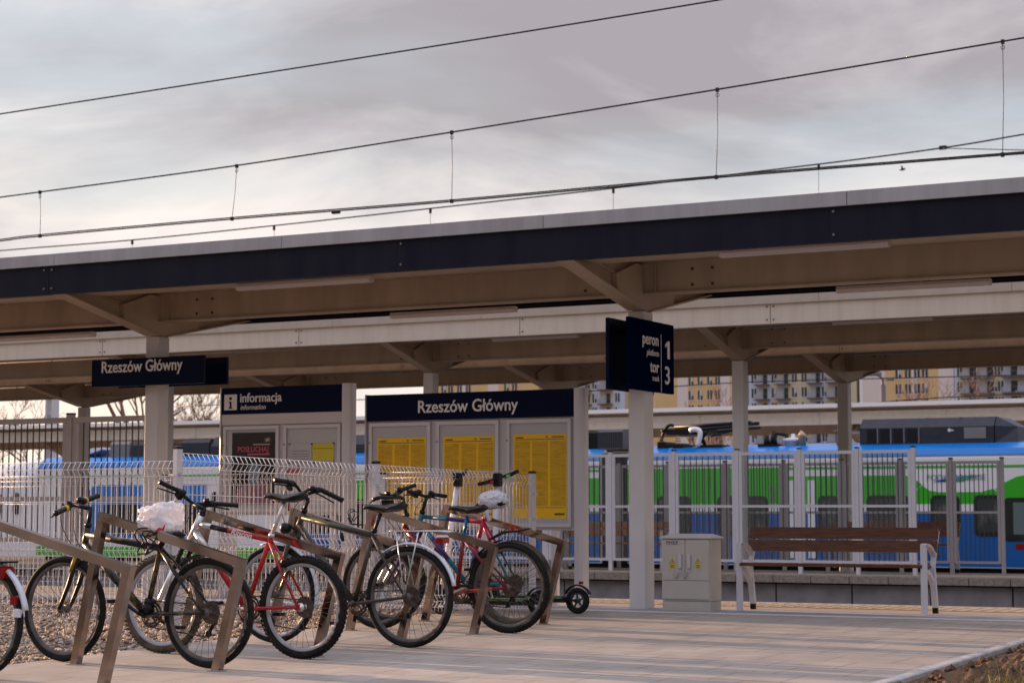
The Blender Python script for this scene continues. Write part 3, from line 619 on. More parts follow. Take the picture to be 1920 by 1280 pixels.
# nose
b = MB(); b.smooth = True; secs = [(-44.2,1.0,1.0,0),(-45.2,.985,.985,0.02),(-46.4,.93,.96,.06),(-47.6,.80,.9,.16),(-48.6,.60,.8,.34),(-49.2,.40,.66,.55)]
vs = []; fs = []; base = [(0,ZB),(0,1.0),(0,1.9),(.10,2.52),(.42,ZR),(1.4,ZR+.1),(2.38,ZR),(2.7,2.52),(2.8,1.9),(2.8,1.0),(2.8,ZB)]
for (X, hz, wy, _) in secs:
    for (y, z) in base: vs.append((X, YT+1.4+(y-1.4)*wy, ZB+(z-ZB)*hz))
nb = len(base)
for i in range(len(secs)-1):
    for j in range(nb-1): fs.append((i*nb+j, i*nb+j+1, (i+1)*nb+j+1, (i+1)*nb+j))
fs.append(tuple(range((len(secs)-1)*nb, len(secs)*nb))); b.add(vs, fs); b.build('nose', M_twhite, train)
b = MB(); 
for k in range(7): b.box((XB-.40+.115*k,YT+.1,ZB),(XB-.40+.115*k+.07,YT+2.7,2.55))
b.build('bellows', M_black, train)
def tpanel(name, pts, m, parent, d=0.012, th=0.012):
    b = MB(); b.prism([(x, YT-d, z) for x, z in pts], (0,th,0)); return b.build(name, m, parent)
def rrect(x0, x1, z0, z1, r, n=4):
    o = []
    for cx, cz, a in ((x1-r,z1-r,0),(x0+r,z1-r,PI/2),(x0+r,z0+r,PI),(x1-r,z0+r,1.5*PI)):
        for k in range(n+1): o.append((cx+r*math.cos(a+PI/2*k/n), cz+r*math.sin(a+PI/2*k/n)))
    return o
def tband(name, x0, x1, z0, z1, m, parent, d=0.006, th=0.006): return tpanel(name, [(x0,z0),(x1,z0),(x1,z1),(x0,z1)], m, parent, d, th)
# blue shoulder (follows the roof curve) for each car
for cc, xa, xb in ((c1,-44.15,XB-.43),(c2,XB+.43,5.95)):
    b = MB(); pr = [(-.008,2.36),(.005,2.39),(.095,2.535),(.42,ZR+.035),(1.4,ZR+.135),(1.4,ZR+.12),(.42,ZR+.02),(.10,2.52),(.0,2.36)]
    b.prism([(xa,YT+y,z) for y, z in pr], (xb-xa,0,0)); b.build('roof_band', M_tblue, cc)
    tband('stripe', xa, xb, 2.03, 2.10, M_tgreenl, cc)
# right hand car: green upper body , window band, blue skirt
x0, x1 = XB+.43, 5.95
LX0, LX1 = tx(1722), tx(1852)        # white flowing patch with the region name
zg0, zg1 = 1.12, 1.86
tpanel('green_panel', [(x0,zg0),(LX0-.1,zg0),(LX0-.1,1.42),(LX0+.1,1.62),(LX0-.15,zg1-.05),(LX0-.35,zg1),(x0,zg1)], M_tgreen, c2, .006, .006)
tpanel('green_panel', [(LX0-.1,zg0),(LX1+.6,zg0),(LX1+.15,1.50),(LX1-.15,1.42),(LX0+.55,1.42),(LX0+.3,1.46),(LX0+.1,1.60),(LX0-.1,1.40)], M_tgreen, c2, .007, .006)
tpanel('green_panel', [(LX1+.6,zg0),(x1,zg0),(x1,zg1),(LX1+1.1,zg1),(LX1+.75,zg1-.06),(LX1+.45,1.66),(LX1+.2,1.49)], M_tgreen, c2, .0065, .006)
tband('blue_skirt', x0, x1, ZB+.02, .92, M_tblued, c2)
tband('green_panel', x0, tx(1470), 1.85, 2.06, M_tgreen, c2, .0085, .006)
for (pa, pb) in ((1232,1296),(1345,1440),(1534,1572),(1625,1706),(1745,1800),(1826,1880)):
    w = tpanel('window', rrect(tx(pa), tx(pb), .30, 1.34, .14), M_twin, c2, .02, .012)
    tpanel('window_pane', rrect(tx(pa)+.09, tx(pb)-.09, .40, 1.24, .09), mat('train pane', (0.035,0.045,0.045), .08, var=1, vscale=2.2, col2=(0.16,0.17,0.15), lo=.5, hi=.7), w, .026, .004)  # lighter mottling in the pane colour imitates reflections
tpanel('door', rrect(tx(1884), tx(1975), .18, 1.27, .08), M_twin, c2, .022, .012)
for pp in (1900, 1945): tband('door_pane', tx(pp), tx(pp+28), .35, 1.15, mat('pale door glass', (0.12,0.17,0.17), 0.08), c2, .026, .004)
for pa, pb in ((1480,1500),(1515,1528),(1580,1600)): tband('door_panel', tx(pa), tx(pb), -.3, 1.75, M_twhite, c2, .012, .006)
for pa in (1643, 1903): tband('sign_light', tx(pa), tx(pa+16), -.02, .12, M_redl, c2, .02, .008)
text('PODKARPACKIE', .21, (tx(1738), YT-.014, tz(1760,900)), (1,0,0), (0,0,1), mat('grey lettering', (0.25,0.28,0.34), 0.5), c2, sx=1.0)
for k, (dx, cc) in enumerate(((0,(0.02,0.10,0.35)),(.16,(0.02,0.25,0.45)),(.34,(0.03,0.32,0.15)))):
    xx = tx(1752)+dx*1.2; tpanel('region_emblem', [(xx,1.68),(xx+.3,1.68),(xx+.62+.1*k,1.84),(xx+.52,1.84)], mat('emblem %d' % k, cc, .4), c2, .015, .006)
text('2', .50, (tx(1441), YT-.016, 1.22), (1,0,0), (0,0,1), M_tgrey, c2, 'car_number')
# left hand car
x0, x1 = -44.15, XB-.43
xm = tx(560)
tband('green_panel', xm, x1, zg0, zg1, M_tgreen, c1)
tband('blue_skirt', xm, x1, ZB+.02, .92, M_tblued, c1)
for (pa, pb) in ((585,640),(665,720),(742,800),(830,880),(905,960),(990,1080)): tpanel('window', rrect(tx(pa), tx(pb), .30, 1.30, .14), M_twin, c1, .02, .012)
tband('green_skirt', x0, xm, ZB+.02, -.18, M_tgreen, c1)
tpanel('blue_panel', [(tx(166),.0),(tx(388),.0),(tx(388),1.78),(tx(185),1.78),(tx(172),1.72),(tx(166),1.6)], M_tblue, c1, .006, .006)
for (pa, pb) in ((196,262),(276,330),(338,372)): tpanel('window', rrect(tx(pa), tx(pb), .25, 1.20, .14), M_twin, c1, .02, .012)
for (pa, pb) in ((-22,2),(24,38),(396,408),(430,470),(500,540)): tpanel('window', rrect(tx(pa), tx(pb), .85, 1.55, .12), M_twin, c1, .02, .012)
# roof equipment
def eq(pa, pb, z0, z1, ya, yb, m=M_tdark, ch=.25, name='roof_unit'):
    b = MB(); xa, xb = tx(pa), tx(pb)
    b.prism([(xa,YT+ya,z0),(xa,YT+yb,z0),(xa,YT+yb,z1-ch),(xa,YT+yb-ch,z1),(xa,YT+ya+ch,z1),(xa,YT+ya,z1-ch)], (xb-xa,0,0)); return b.build(name, m, train)
u = eq(1604, 1858, 2.66, 3.36, .45, 2.35)
b = MB(); xa = tx(1860)
b.add([(xa,YT+.45,2.66),(xa,YT+2.35,2.66),(xa,YT+2.35,3.11),(xa,YT+2.1,3.36),(xa,YT+.7,3.36),(xa,YT+.45,3.11),(xa+.55,YT+.6,2.66),(xa+.55,YT+2.2,2.66),(xa+.5,YT+2.0,3.1),(xa+.5,YT+.8,3.1)],
      [(0,5,9,6),(5,4,9),(4,3,8,9),(3,2,8),(2,1,7,8),(6,9,8,7)]); b.build('end_fairing', M_tdark, u)
M_grille = mat('grey grille', (0.30, 0.30, 0.31), 0.5, metal=0.4)
b = MB(); xa, xb = tx(1802), tx(1843)
b.box((xa,YT+.435,2.80),(xb,YT+.448,3.08)); b.cm = 1
for k in range(14): q = xa+.03+(xb-xa-.06)*k/13; b.box((q-.006,YT+.428,2.82),(q+.006,YT+.436,3.06))
b.build('grille', [M_grille, M_tgrey], u)
b = MB()
for k in range(4): q = tx(1618+k*25); b.box((q,YT+.44,2.72),(tx(1618+k*25+22),YT+.448,3.08))
b.build('louvre', mat('black louvre', (0.008,0.009,0.011), .7), u)
b = MB()
for q in (1638,1663,1688,1716): b.cut(); b.box((tx(q)-.015,YT+.43,2.7),(tx(q)+.015,YT+.445,3.1))
b.build('louvre_frame', M_tgrey, u)
b = MB(); b.disc((tx(1774),YT+.44,3.02),(0,1,0),.045,.01,14); b.box((tx(1777),YT+.436,3.0),(tx(1782),YT+.446,3.03)); b.build('maker_mark', M_letter, u)
b = MB()
for q in (1728, 1792): b.box((tx(q)-.012,YT+.6,3.355),(tx(q)+.012,YT+2.2,3.366))
b.build('seam', M_black, u)
u = eq(1110, 1157, 2.66, 3.22, .4, 2.2, mat('ribbed grey unit', (0.10,0.105,0.115), .55), .06)
b = MB()
for k in range(12): q = tx(1112)+(tx(1156)-tx(1112))*k/11; b.box((q-.02,YT+.385,2.72),(q+.02,YT+.399,3.16))
b.build('rib', M_tdark, u)
eq(1086, 1108, 2.66, 3.2, .6, 2.2, M_black, .05)
eq(320, 372, 2.66, 3.2, .5, 2.2, M_tdark, .1); eq(374, 470, 2.66, 3.28, .5, 2.2, M_tdark, .3); eq(228, 270, 2.66, 3.15, .5, 2.2, M_tdark, .1)
eq(186, 222, 2.66, 3.2, .5, 2.2, M_tgrey, .1); eq(545, 700, 2.66, 3.25, .5, 2.2, M_tdark, .3); eq(720, 900, 2.66, 3.2, .5, 2.2, M_tdark, .2)
# front fairing and small roof items
b = MB(); a = tx(94); b.prism([(a,YT+.6,2.66),(a+.5,YT+.6,2.66),(a+1.6,YT+.6,2.95),(a+1.6,YT+.6,3.02),(a+1.2,YT+.6,3.0)], (0,1.6,0)); b.build('front_fairing', M_twhite, train)
# pantograph, folded
pg = MB(); X = lambda p: tx(p)
pg.tube([(X(1236),YT+.6,3.12),(X(1378),YT+.6,3.26)], .05, 6); pg.tube([(X(1236),YT+2.0,3.12),(X(1378),YT+2.0,3.26)], .05, 6)
pg.tube([(X(1240),YT+1.0,3.28),(X(1385),YT+1.0,3.36)], .06, 6); pg.tube([(X(1240),YT+1.6,3.28),(X(1385),YT+1.6,3.36)], .06, 6)
pg.tube([(X(1232),YT+.4,3.16),(X(1230),YT+2.2,3.16)], .05, 6); pg.tube([(X(1310),YT+.8,3.2),(X(1285),YT+.8,2.75)], .05, 6)
pg.tube([(X(1290),YT+.8,3.2),(X(1302),YT+.8,2.75)], .05, 6)
pg.box((X(1236),YT+.5,3.05),(X(1300),YT+2.1,3.2)); pg.tube([(X(1318),YT+.6,2.98),(X(1376),YT+.6,3.18)], .022, 6)
pg.tube(bez((X(1226),YT+.5,2.75),(X(1228),YT+.5,3.1),(X(1238),YT+.5,3.4),(X(1250),YT+.5,3.3)), .045, 6)
pg.box((X(1252),YT+.4,2.66),(X(1270),YT+2.1,2.78)); pg.box((X(1300),YT+.4,2.66),(X(1345),YT+2.1,2.75)); pg.box((X(1222),YT+.4,2.66),(X(1238),YT+2.1,2.85))
pant = pg.build('pantograph', M_black, train)
b = MB(); b.tube(bez((X(1284),YT+.4,3.16),(X(1312),YT+.4,3.24),(X(1303),YT+.4,3.0),(X(1298),YT+.4,2.72)), .075, 8); b.build('ribbed_hose', M_twhite, pant)
b = MB()
for p in (1228, 1259): 
    for k in range(4): b.disc((X(p),YT+.5,2.80+.07*k),(0,0,1),.09-.012*k,.03,10)
b.build('insulator', mat('brown insulator', (0.35,0.2,0.08), .3), pant)
b = MB(); b.tube([(X(1424),YT+.6,2.66),(X(1424),YT+.6,2.98)], [.1,.07], 8); b.tube([(X(1437),YT+.6,2.66),(X(1437),YT+.6,3.1)], [.13,.06], 8); b.tube([(X(1435),YT+.6,3.05),(X(1462),YT+.6,2.98)], .05, 6); b.box((X(1412),YT+.4,2.66),(X(1450),YT+1.6,2.74))
b.build('breaker', M_black, train)
b = MB(); b.smooth = True; cx = X(1469)
b.tube([(cx,YT+.8,2.66),(cx,YT+.8,2.80),(cx,YT+.8,2.82),(cx,YT+.8,2.90),(cx,YT+.8,2.92),(cx,YT+.8,3.02)], [.22,.22,.30,.26,.05,.05], 16); b.build('antenna_dome', M_twhite, train)
b = MB(); b.tube([(X(1491),YT+.6,2.66),(X(1491),YT+.6,2.95),(X(1495),YT+.6,3.0)], [.11,.11,.13], 10); b.build('horn', mat('brass horn', (0.45,0.33,0.22), .35, metal=.6), train)
b = MB(); b.box((X(1553),YT+.5,3.05),(X(1578),YT+2.2,3.1)); b.box((X(1556),YT+.6,2.66),(X(1558),YT+.7,3.05)); b.box((X(1566),YT+.6,2.66),(X(1569),YT+.7,3.05)); b.build('current_bracket', M_tgrey, train)
b = MB()
for q in (-41, -30.5, -19.2, -6, 2):
    for dx in (-1.1, 1.1): b.disc((q+dx,YT+.6,-.36),(0,1,0),.38,.12,20)
b.build('wheelset', M_black, train)
b = MB(); b.box((-44,YT+.3,-.75),(5.8,YT+2.5,-.49)); b.build('underframe', M_black, train)

# ================================================================== FLATS, LAMP, TREES
YB = 330.0
def bx_(p): return onY(p, 740, YB).x
def bz_(p, q): return onY(p, q, YB).z
cols_ = {'orange': mat('apricot render', (0.72,0.50,0.25), .9, var=.08, vscale=.2), 'pink': mat('pale pink render', (0.74,0.64,0.60), .9), 'blue': mat('pale blue render', (0.52,0.57,0.70), .9),
         'cream': mat('dull yellow render', (0.60,0.53,0.38), .9), 'white': mat('white render', (0.85,0.83,0.82), .9)}
M_bw = mat('dark flat window', (0.05,0.055,0.065), .15); M_bwl = mat('curtained flat window', (0.5,0.5,0.52), .5); M_balc = mat('balcony slab', (0.16,0.13,0.11), .8); M_balp = mat('balcony front', (0.33,0.34,0.38), .7)
def flats(lab, pa, pb, base, strips, wins, balc=(), depth=14, ybase=741.0, side=None):
    root = thing('apartment_building', lab, 'building', (bx_((pa+pb)/2), YB, -.9), 'blocks of flats behind the station')
    b = MB(); xa, xb = bx_(pa), bx_(pb); b.box((xa,YB,-.9),(xb,YB+depth,36)); w = b.build('wall', cols_[base], root)
    b = MB(); b.box((xa-.3,YB-.3,36),(xb+.3,YB+depth+.3,36.5)); b.build('roof', M_roof, root)
    for (sa, sb, c) in strips:
        b = MB(); b.box((bx_(sa),YB-.04,-.8),(bx_(sb),YB-.005,35.9)); b.build('wall_panel', cols_[c], w)
    zc = bz_(1300, ybase); pit = 2.62
    for (wx, ww) in wins:
        for k in range(-3, 3):
            z = zc+k*pit
            b = MB(); hw = ww/2; X0 = bx_(wx)
            b.box((X0-hw,YB-.06,z-.85),(X0+hw,YB-.045,z+.85)); b.cm = 1; b.box((X0-hw*.1,YB-.09,z-.85),(X0+hw*.1,YB-.062,z+.85)); b.box((X0-hw-.12,YB-.12,z-.98),(X0+hw+.12,YB-.05,z-.87))
            if random.random() < .4: b.cm = 2; b.box((X0+hw*.1,YB-.075,z-.1),(X0+hw,YB-.062,z+.85))
            b.build('window', [M_bw, cols_['white'], M_bwl], root)
    for wx in balc:
        for k in range(-3, 3):
            z = zc+k*pit-1.15; X0 = bx_(wx)
            b = MB(); b.box((X0-1.3,YB-1.3,z-.12),(X0+1.3,YB-.05,z+.08)); b.cm = 1; b.box((X0-1.2,YB-1.28,z+.08),(X0+.2,YB-1.22,z+1.0)); b.cm = 2; b.box((X0+.2,YB-1.28,z+.9),(X0+1.2,YB-1.22,z+1.0))
            b.cm = 3; b.box((X0-.9,YB-.07,z+.1),(X0-.05,YB-.046,z+2.0)); b.cm = 4; b.box((X0+.05,YB-.07,z+.1),(X0+.8,YB-.046,z+2.0))
            b.build('balcony', [M_balc, M_balp, M_balc, M_bwl, M_bw], root)
flats('apricot block just right of the platform 1 sign with four window columns', 1229, 1402, 'orange', [(1270,1290,'pink'),(1350,1369,'pink')], [(1296,.9),(1313,.9),(1331,.9),(1346,.9)])
flats('pale block with balconies between the two right columns', 1404, 1606, 'cream', [(1404,1424,'blue'),(1438,1446,'blue'),(1462,1478,'blue'),(1520,1548,'blue')], [(1414,.9),(1452,.9),(1490,.9),(1508,.9),(1546,.9)], (1431, 1470, 1530, 1566))
flats('apricot and pink block directly behind the street lamp', 1612, 1789, 'orange', [(1612,1618,'white'),(1618.3,1660,'pink'),(1710,1719,'pink'),(1760,1789,'pink')], [(1685,1.0),(1703,1.0),(1720,1.0),(1735,1.0)])
flats('blue and yellow block with balconies at the right edge', 1790, 2010, 'cream', [(1790,1797,'blue'),(1817,1830,'blue'),(1850,1862,'blue'),(1882,1898,'blue'),(1930,1950,'blue')], [(1800,.8),(1832,.9),(1865,.9),(1877,.9),(1910,.9),(1940,.9)], (1818, 1851, 1896, 1925))
flats('pale block with balconies between the name board and the platform 1 sign', 1040, 1172, 'cream', [(1110,1126,'blue'),(1150,1172,'blue')], [(1102,.9),(1115,.9),(1158,.9)], (1098, 1137))
flats('apricot block peeping over the station name board', 820, 1010, 'orange', [(860,875,'pink'),(915,935,'pink')], [(832,1.0),(845,1.0),(862,1.0),(878,1.0),(950,1.0),(965,1.0)])
b = MB(); a = onY(1656, 760, 66.0)
zt = onY(1656, 712, 66.0).z
b.tube([(a.x,66,-.9),(a.x,66,onY(1656,722,66).z)], .10, 8); b.tube(bez((a.x,66,zt-.2),(a.x,66,zt+.1),(onY(1650,700,66).x,66,onY(1650,702,66).z),(onY(1636,701,66).x,66,onY(1636,701,66).z))+[], .05, 6)
lr = thing('street_lamp', 'grey curved street lamp rising above the farthest canopy', 'street lamp', (a.x,66,-.9)); b.build('pole', mat('grey lamp pole', (0.13,0.12,0.14), .5), lr)
b = MB(); q = onY(1634, 701, 66); b.smooth = True; b.tube([q+Vector((.35,0,0)), q+Vector((.1,0,.04)), q+Vector((-.25,0,-.02))], [.06,.11,.05], 8); b.build('lamp_head', M_tgrey, lr)
b = MB(); b.tube([(onY(1656,708,66).x,66,zt),(onY(1676,709,66).x,66,zt+.02)], [.04,.07], 6); b.build('lamp_head', M_tgrey, lr)
# catenary mast far left
a = onY(98, 760, 66.0); b = MB(); b.box((a.x-.22,65.8,-.9),(a.x-.14,66.2,6.2)); b.box((a.x+.14,65.8,-.9),(a.x+.22,66.2,6.2))
for k in range(9): b.box((a.x-.14,65.9,.2+k*.7),(a.x+.14,66.1,.3+k*.7))
tag(b.build('catenary_mast', mat('pale mast', (0.5,0.52,0.55), .5)), 'pale lattice mast among the bare trees at the far left', 'mast', 'masts beside the tracks')
a = onY(755, 600, 66.0)
b = MB(); a = onY(212, 760, 66.0); b.box((a.x-.4,65.7,-.9),(a.x-.3,66.3,3.9)); b.box((a.x+.3,65.7,-.9),(a.x+.4,66.3,3.9)); b.box((a.x-.3,65.8,3.3),(a.x+.3,66.2,3.6))
tag(b.build('catenary_mast', MATS['pale mast']), 'short pale mast behind the fence, left of the name sign column', 'mast', 'masts beside the tracks')
M_bark = mat('grey brown bark', (0.20, 0.13, 0.11), .9)
def bare_tree(px, Y, h, seed, lab, twig=.012):
    rnd = random.Random(seed); X = onY(px, 760, Y).x
    root = thing('bare_tree', lab, 'tree', (X, Y, -.9), 'leafless trees behind the station')
    t = MB(); c = MB()
    def grow(p, d, L, r, lev):
        n = 3; pts = [p]; rs = [r]; q = Vector(p); dd = Vector(d)
        for i in range(n):
            dd = (dd+Vector((rnd.uniform(-.16,.16), rnd.uniform(-.16,.16), rnd.uniform(-.03,.12)))).normalized(); q = q+dd*L/n; pts.append(q.copy()); rs.append(max(twig, r*(1-.5*(i+1)/n)))
        (t if lev == 0 else c).tube(pts, rs, 6 if lev < 2 else 4)
        if lev < 5:
            for k in range(4 if lev < 3 else 3):
                s = rnd.uniform(.35, 1.0); i = min(n-1, int(s*n)); bp = pts[i].lerp(pts[i+1], s*n-i if i < n else 1)
                a = rnd.random()*6.28; sp = rnd.uniform(.45, .95)
                nd = (dd+Vector((math.cos(a)*sp, math.sin(a)*sp, rnd.uniform(0,.4)))).normalized()
                grow(bp, nd, L*rnd.uniform(.5,.75), max(twig, rs[i]*.6), lev+1)
    grow(Vector((X,Y,-.9)), Vector((0,0,1)), h*.45, .022*h, 0)
    t.build('trunk', M_bark, root); c.build('crown', M_bark, root)
bare_tree(245, 85, 15.5, 3, 'bare tree behind the column that carries the name sign')
bare_tree(400, 88, 9.5, 5, 'bare tree beside the left edge of the information board')
bare_tree(85, 90, 9.0, 8, 'bare tree around the pale lattice mast at far left')
bare_tree(-30, 84, 9.0, 11, 'bare tree at the left border of the picture')
bare_tree(330, 96, 11.0, 14, 'thin bare tree between the sign column and the information board')
bare_tree(170, 92, 9.5, 17, 'bare tree seen over the tall fence, between mast and sign column')
bare_tree(1330, 200, 17.3, 21, 'twiggy tree in front of the lower apricot block windows', .016)
bare_tree(1745, 200, 17.2, 22, 'reddish bare tree top in front of the pink wall, right of the street lamp', .016)
bare_tree(1690, 205, 17.0, 23, 'twiggy tree top at the foot of the apricot wall beside the street lamp', .016)

# ================================================================== SIGNS, BOARDS
R_, UPV = Vector((1,0,0)), Vector((0,0,1))
t = thing('station_name_sign', 'long narrow navy sign lettered Rzeszów Główny hung on the left column', 'sign', (-12.6, 16.6, 2.2))
b = MB(); b.bbox((-13.17-.75,16.585,2.225),(-13.17+.735,16.63,2.515),.004); p1 = b.build('front_panel', M_navy, t)
b = MB(); b.bbox((-13.17-.72,17.0,2.235),(-13.17+.73,17.04,2.525),.004); b.build('rear_panel', M_navy, t)
b = MB(); b.box((-13.4,16.632,2.26),(-13.35,16.998,2.30)); b.box((-13.15,16.632,2.26),(-13.10,16.998,2.30)); b.box((-13.4,16.632,2.45),(-13.35,16.998,2.49)); b.box((-13.15,16.632,2.45),(-13.10,16.998,2.49)); b.build('clamp', M_black, t)
text('Rzeszów Główny', .175, (onY(189,698,16.58).x, 16.582, onY(189,699,16.58).z), R_, UPV, M_letter, p1, sx=.88, bold=.0021)
t = thing('platform_sign', 'square navy sign reading peron 1 and tor 3, set crosswise on the middle column', 'sign', (-7.5, 16.5, 2.0))
XS = -7.475; YL, YR = onX(1177, 660, XS).y, onX(1260, 660, XS).y; ZL, ZH = onX(1177, 728, XS).z, onX(1177, 593, XS).z
b = MB(); b.bbox((XS-.02,YL,ZL),(XS+.02,YR,ZH),.004); p1 = b.build('front_panel', mat('blue navy enamel', (0.001, 0.005, 0.027), .3, spec=.0), t)
b = MB(); b.bbox((-7.70,YL,ZL),(-7.662,YR,ZH),.004); b.build('rear_panel', M_navy, t)
b = MB()
for z in (ZL+.1, ZH-.1):
    for y in (16.75, 16.99): b.box((-7.66,y-.02,z-.015),(XS-.022,y+.0,z+.015))
b.build('clamp', M_black, t)
RY = Vector((0,1,0)); xf = XS+.023
def fy(px): return onX(px, 660, XS).y
def fz(px, py): return onX(px, py, XS).z
text('peron', .155, (xf, fy(1231), fz(1216,646)), RY, UPV, M_letter, p1, align='RIGHT', bold=.0022, sx=1.0)
text('platform', .085, (xf, fy(1231), fz(1220,667)), RY, UPV, M_letter, p1, align='RIGHT', shear=.2, sx=.95)
text('tor', .155, (xf, fy(1231), fz(1225,698)), RY, UPV, M_letter, p1, align='RIGHT', bold=.0022)
text('track', .075, (xf, fy(1231), fz(1225,714)), RY, UPV, M_letter, p1, align='RIGHT', shear=.2)
ya, yb_ = fy(1245.5), fy(1251.5); z0, z1 = fz(1248,673), fz(1248,640); b = MB()
b.prism([(xf-.001,ya+.02,z0),(xf-.001,yb_+.0,z0),(xf-.001,yb_,z1),(xf-.001,ya+.025,z1),(xf-.001,ya-.035,z1-.04),(xf-.001,ya-.02,z1-.065),(xf-.001,ya+.02,z1-.035)], (.002,0,0)); b.build('numeral', M_letter, p1)
text('3', .24, (xf, fy(1247), fz(1247,720)), RY, UPV, M_letter, p1, align='CENTER', bold=.002, sx=1.2)
y = fy(1235.5); b = MB(); b.box((xf-.001,y-.004,ZL+.005),(xf+.001,y+.004,fz(1235,627))); b.build('divider', M_letter, p1)

def poster_mat(name, base, dark, sc):
    m = bpy.data.materials.new(name); m.use_nodes = True; nt = m.node_tree; bs = nt.nodes['Principled BSDF']; bs.inputs['Roughness'].default_value = .8; bs.inputs['Specular IOR Level'].default_value = .1
    t = nt.nodes.new('ShaderNodeTexCoord'); br = nt.nodes.new('ShaderNodeTexBrick')
    mpp = nt.nodes.new('ShaderNodeMapping'); mpp.inputs['Rotation'].default_value = (PI/2, 0, 0); nt.links.new(t.outputs['Object'], mpp.inputs[0]); nt.links.new(mpp.outputs[0], br.inputs['Vector'])
    br.inputs['Scale'].default_value = 1; br.inputs['Brick Width'].default_value = .085; br.inputs['Row Height'].default_value = .011; br.inputs['Mortar Size'].default_value = .0022; br.offset = .37
    br.inputs['Color1'].default_value = (*dark, 1); br.inputs['Color2'].default_value = (*[(a+c)/2 for a, c in zip(base, dark)], 1); br.inputs['Mortar'].default_value = (*base, 1)
    nt.links.new(br.outputs['Color'], bs.inputs['Base Color']); MATS[name] = m; return m
M_yel = mat('yellow paper', (0.88, 0.53, 0.002), .8, spec=.05)
M_yelt = poster_mat('printed yellow timetable', (0.86, 0.51, 0.002), (0.32, 0.17, 0.003), 1)
M_pape = mat('white paper', (0.46, 0.45, 0.48), .7)
M_ink = mat('dark print', (0.07, 0.05, 0.02), .7)
def board(lab, YBd, pxl, pxr, ztop, zhead, zband, zcase0, cases, header, dep=.17):
    """pxl/pxr: left and right pixel columns of the front; cases: list of (xl, xr) pixel pairs."""
    xl, xr = onY(pxl, 900, YBd).x, onY(pxr, 900, YBd).x
    t = thing('display_board', lab, 'display board', ((xl+xr)/2, YBd, 0), 'display boards on the platform')
    b = MB()
    b.prism([(xl-.03,YBd+.01,0),(xl-.005,YBd-.01,0),(xl-.005,YBd+dep,0),(xl-.03,YBd+dep-.02,0)], (0,0,ztop+.005)); b.build('side_post', M_alu, t)
    b = MB(); n = 8; arc = [(xr+.02+.085*math.sin(PI*k/n)*1.0, YBd-.01+dep*(.5-.5*math.cos(PI*k/n))) for k in range(n+1)]
    b.prism([(xr+.001,YBd-.01,0)]+[(x,y,0) for x, y in arc]+[(xr+.001,YBd+dep-.01,0)], (0,0,ztop+.008)); b.build('side_post', M_alu, t)
    b = MB(); b.box((xl,YBd+.03,zcase0),(xr,YBd+dep-.02,zhead)); b.build('back_panel', mat('pale board backing', (0.48,0.47,0.48), .6), t)
    b = MB(); b.box((xl,YBd,zhead),(xr,YBd+dep-.015,ztop)); h = b.build('header_panel', M_navy if header else M_navy, t)
    if zband < zhead-.01: b = MB(); b.box((xl,YBd+.003,zband),(xr,YBd+.029,zhead-.003)); b.build('band_panel', M_hdr, t)
    for (ca, cb) in cases:
        a, c = onY(ca, 900, YBd).x, onY(cb, 900, YBd).x; zt, z0 = zband-.015, zcase0+.03; fw = .035
        b = MB(); b.box((a,YBd,z0),(a+fw,YBd+.028,zt)); b.box((c-fw,YBd,z0),(c,YBd+.028,zt)); b.box((a+fw,YBd,zt-fw),(c-fw,YBd+.028,zt)); b.box((a+fw,YBd,z0),(c-fw,YBd+.028,z0+fw))
        b.cm = 1; b.disc((a+.012,YBd-.002,zt-.2),(0,1,0),.008,.006,8); b.disc((a+.012,YBd-.002,z0+.2),(0,1,0),.008,.006,8)
        f = b.build('case_frame', [M_alu, M_boltd], t)
        b = MB(); b.box((a+fw,YBd+.010,z0+fw),(c-fw,YBd+.013,zt-fw)); b.build('glass_pane', M_cglass, f)
    return t, h, xl, xr
YD = 16.95
z = lambda px, py: onY(px, py, YD).z
X_ = lambda px: onY(px, 900, YD).x
zt = z(683,741); zh = z(683,790)
t, h, xl, xr = board('wide display board headed Rzeszów Główny with three yellow timetables', YD, 687, 1077, zt, zh, zh-.004, z(700,992), [(691,806),(817,934),(949,1070)], True)
text('Rzeszów Główny', .172, (X_(782), YD-.003, z(782,773.5)), R_, UPV, M_letter, h, sx=.94, bold=.0021)
for (pa, pb, ptop) in ((705,797,821),(829,925,818),(961,1061,814)):
    a, c = X_(pa), X_(pb); z1 = z(pa, ptop); z0 = z(900, 971)
    b = MB(); b.box((a-.06,YD+.022,z0-.07),(c+.06,YD+.0285,z1+.12)); b.build('backing_sheet', M_pape, t)
    b = MB(); b.box((a,YD+.0195,z0),(c,YD+.0215,z1)); s = b.build('timetable', M_yel, t)
    b = MB(); w = c-a
    for k in range(3): b.box((a+.015+w*k/3,YD+.018,z0+.12),(a+w*(k+1)/3-.012,YD+.0192,z1-.07))
    b.build('printed_columns', M_yelt, s)
    b = MB(); b.box((a+.02,YD+.0165,z1-.055),(c-.02,YD+.0178,z1-.049)); b.box((a+.02,YD+.0165,z0+.10),(c-.02,YD+.0178,z0+.105)); b.box((a+.025,YD+.0165,z1-.04),(a+.11,YD+.0178,z1-.028)); b.box((c-.16,YD+.0165,z1-.035),(c-.03,YD+.0178,z1-.025))
    b.disc((a+w*.63,YD+.017,z1-.03),(0,1,0),.009,.002,10); b.box((c-.13,YD+.0165,z0+.03),(c-.025,YD+.0178,z0+.05)); b.build('printed_rules', M_ink, s)
b = MB(); b.box((xl+.2,YD+.02,0.0),(xl+.26,YD+.08,z(700,992)-.003)); b.cut(); b.box((xr-.26,YD+.02,0.0),(xr-.2,YD+.08,z(700,992)-.003)); b.build('leg', M_alu, t)
YD2 = 16.98; YD = YD2
zt = z(415,728); zh = z(415,777); zb = z(415,797)
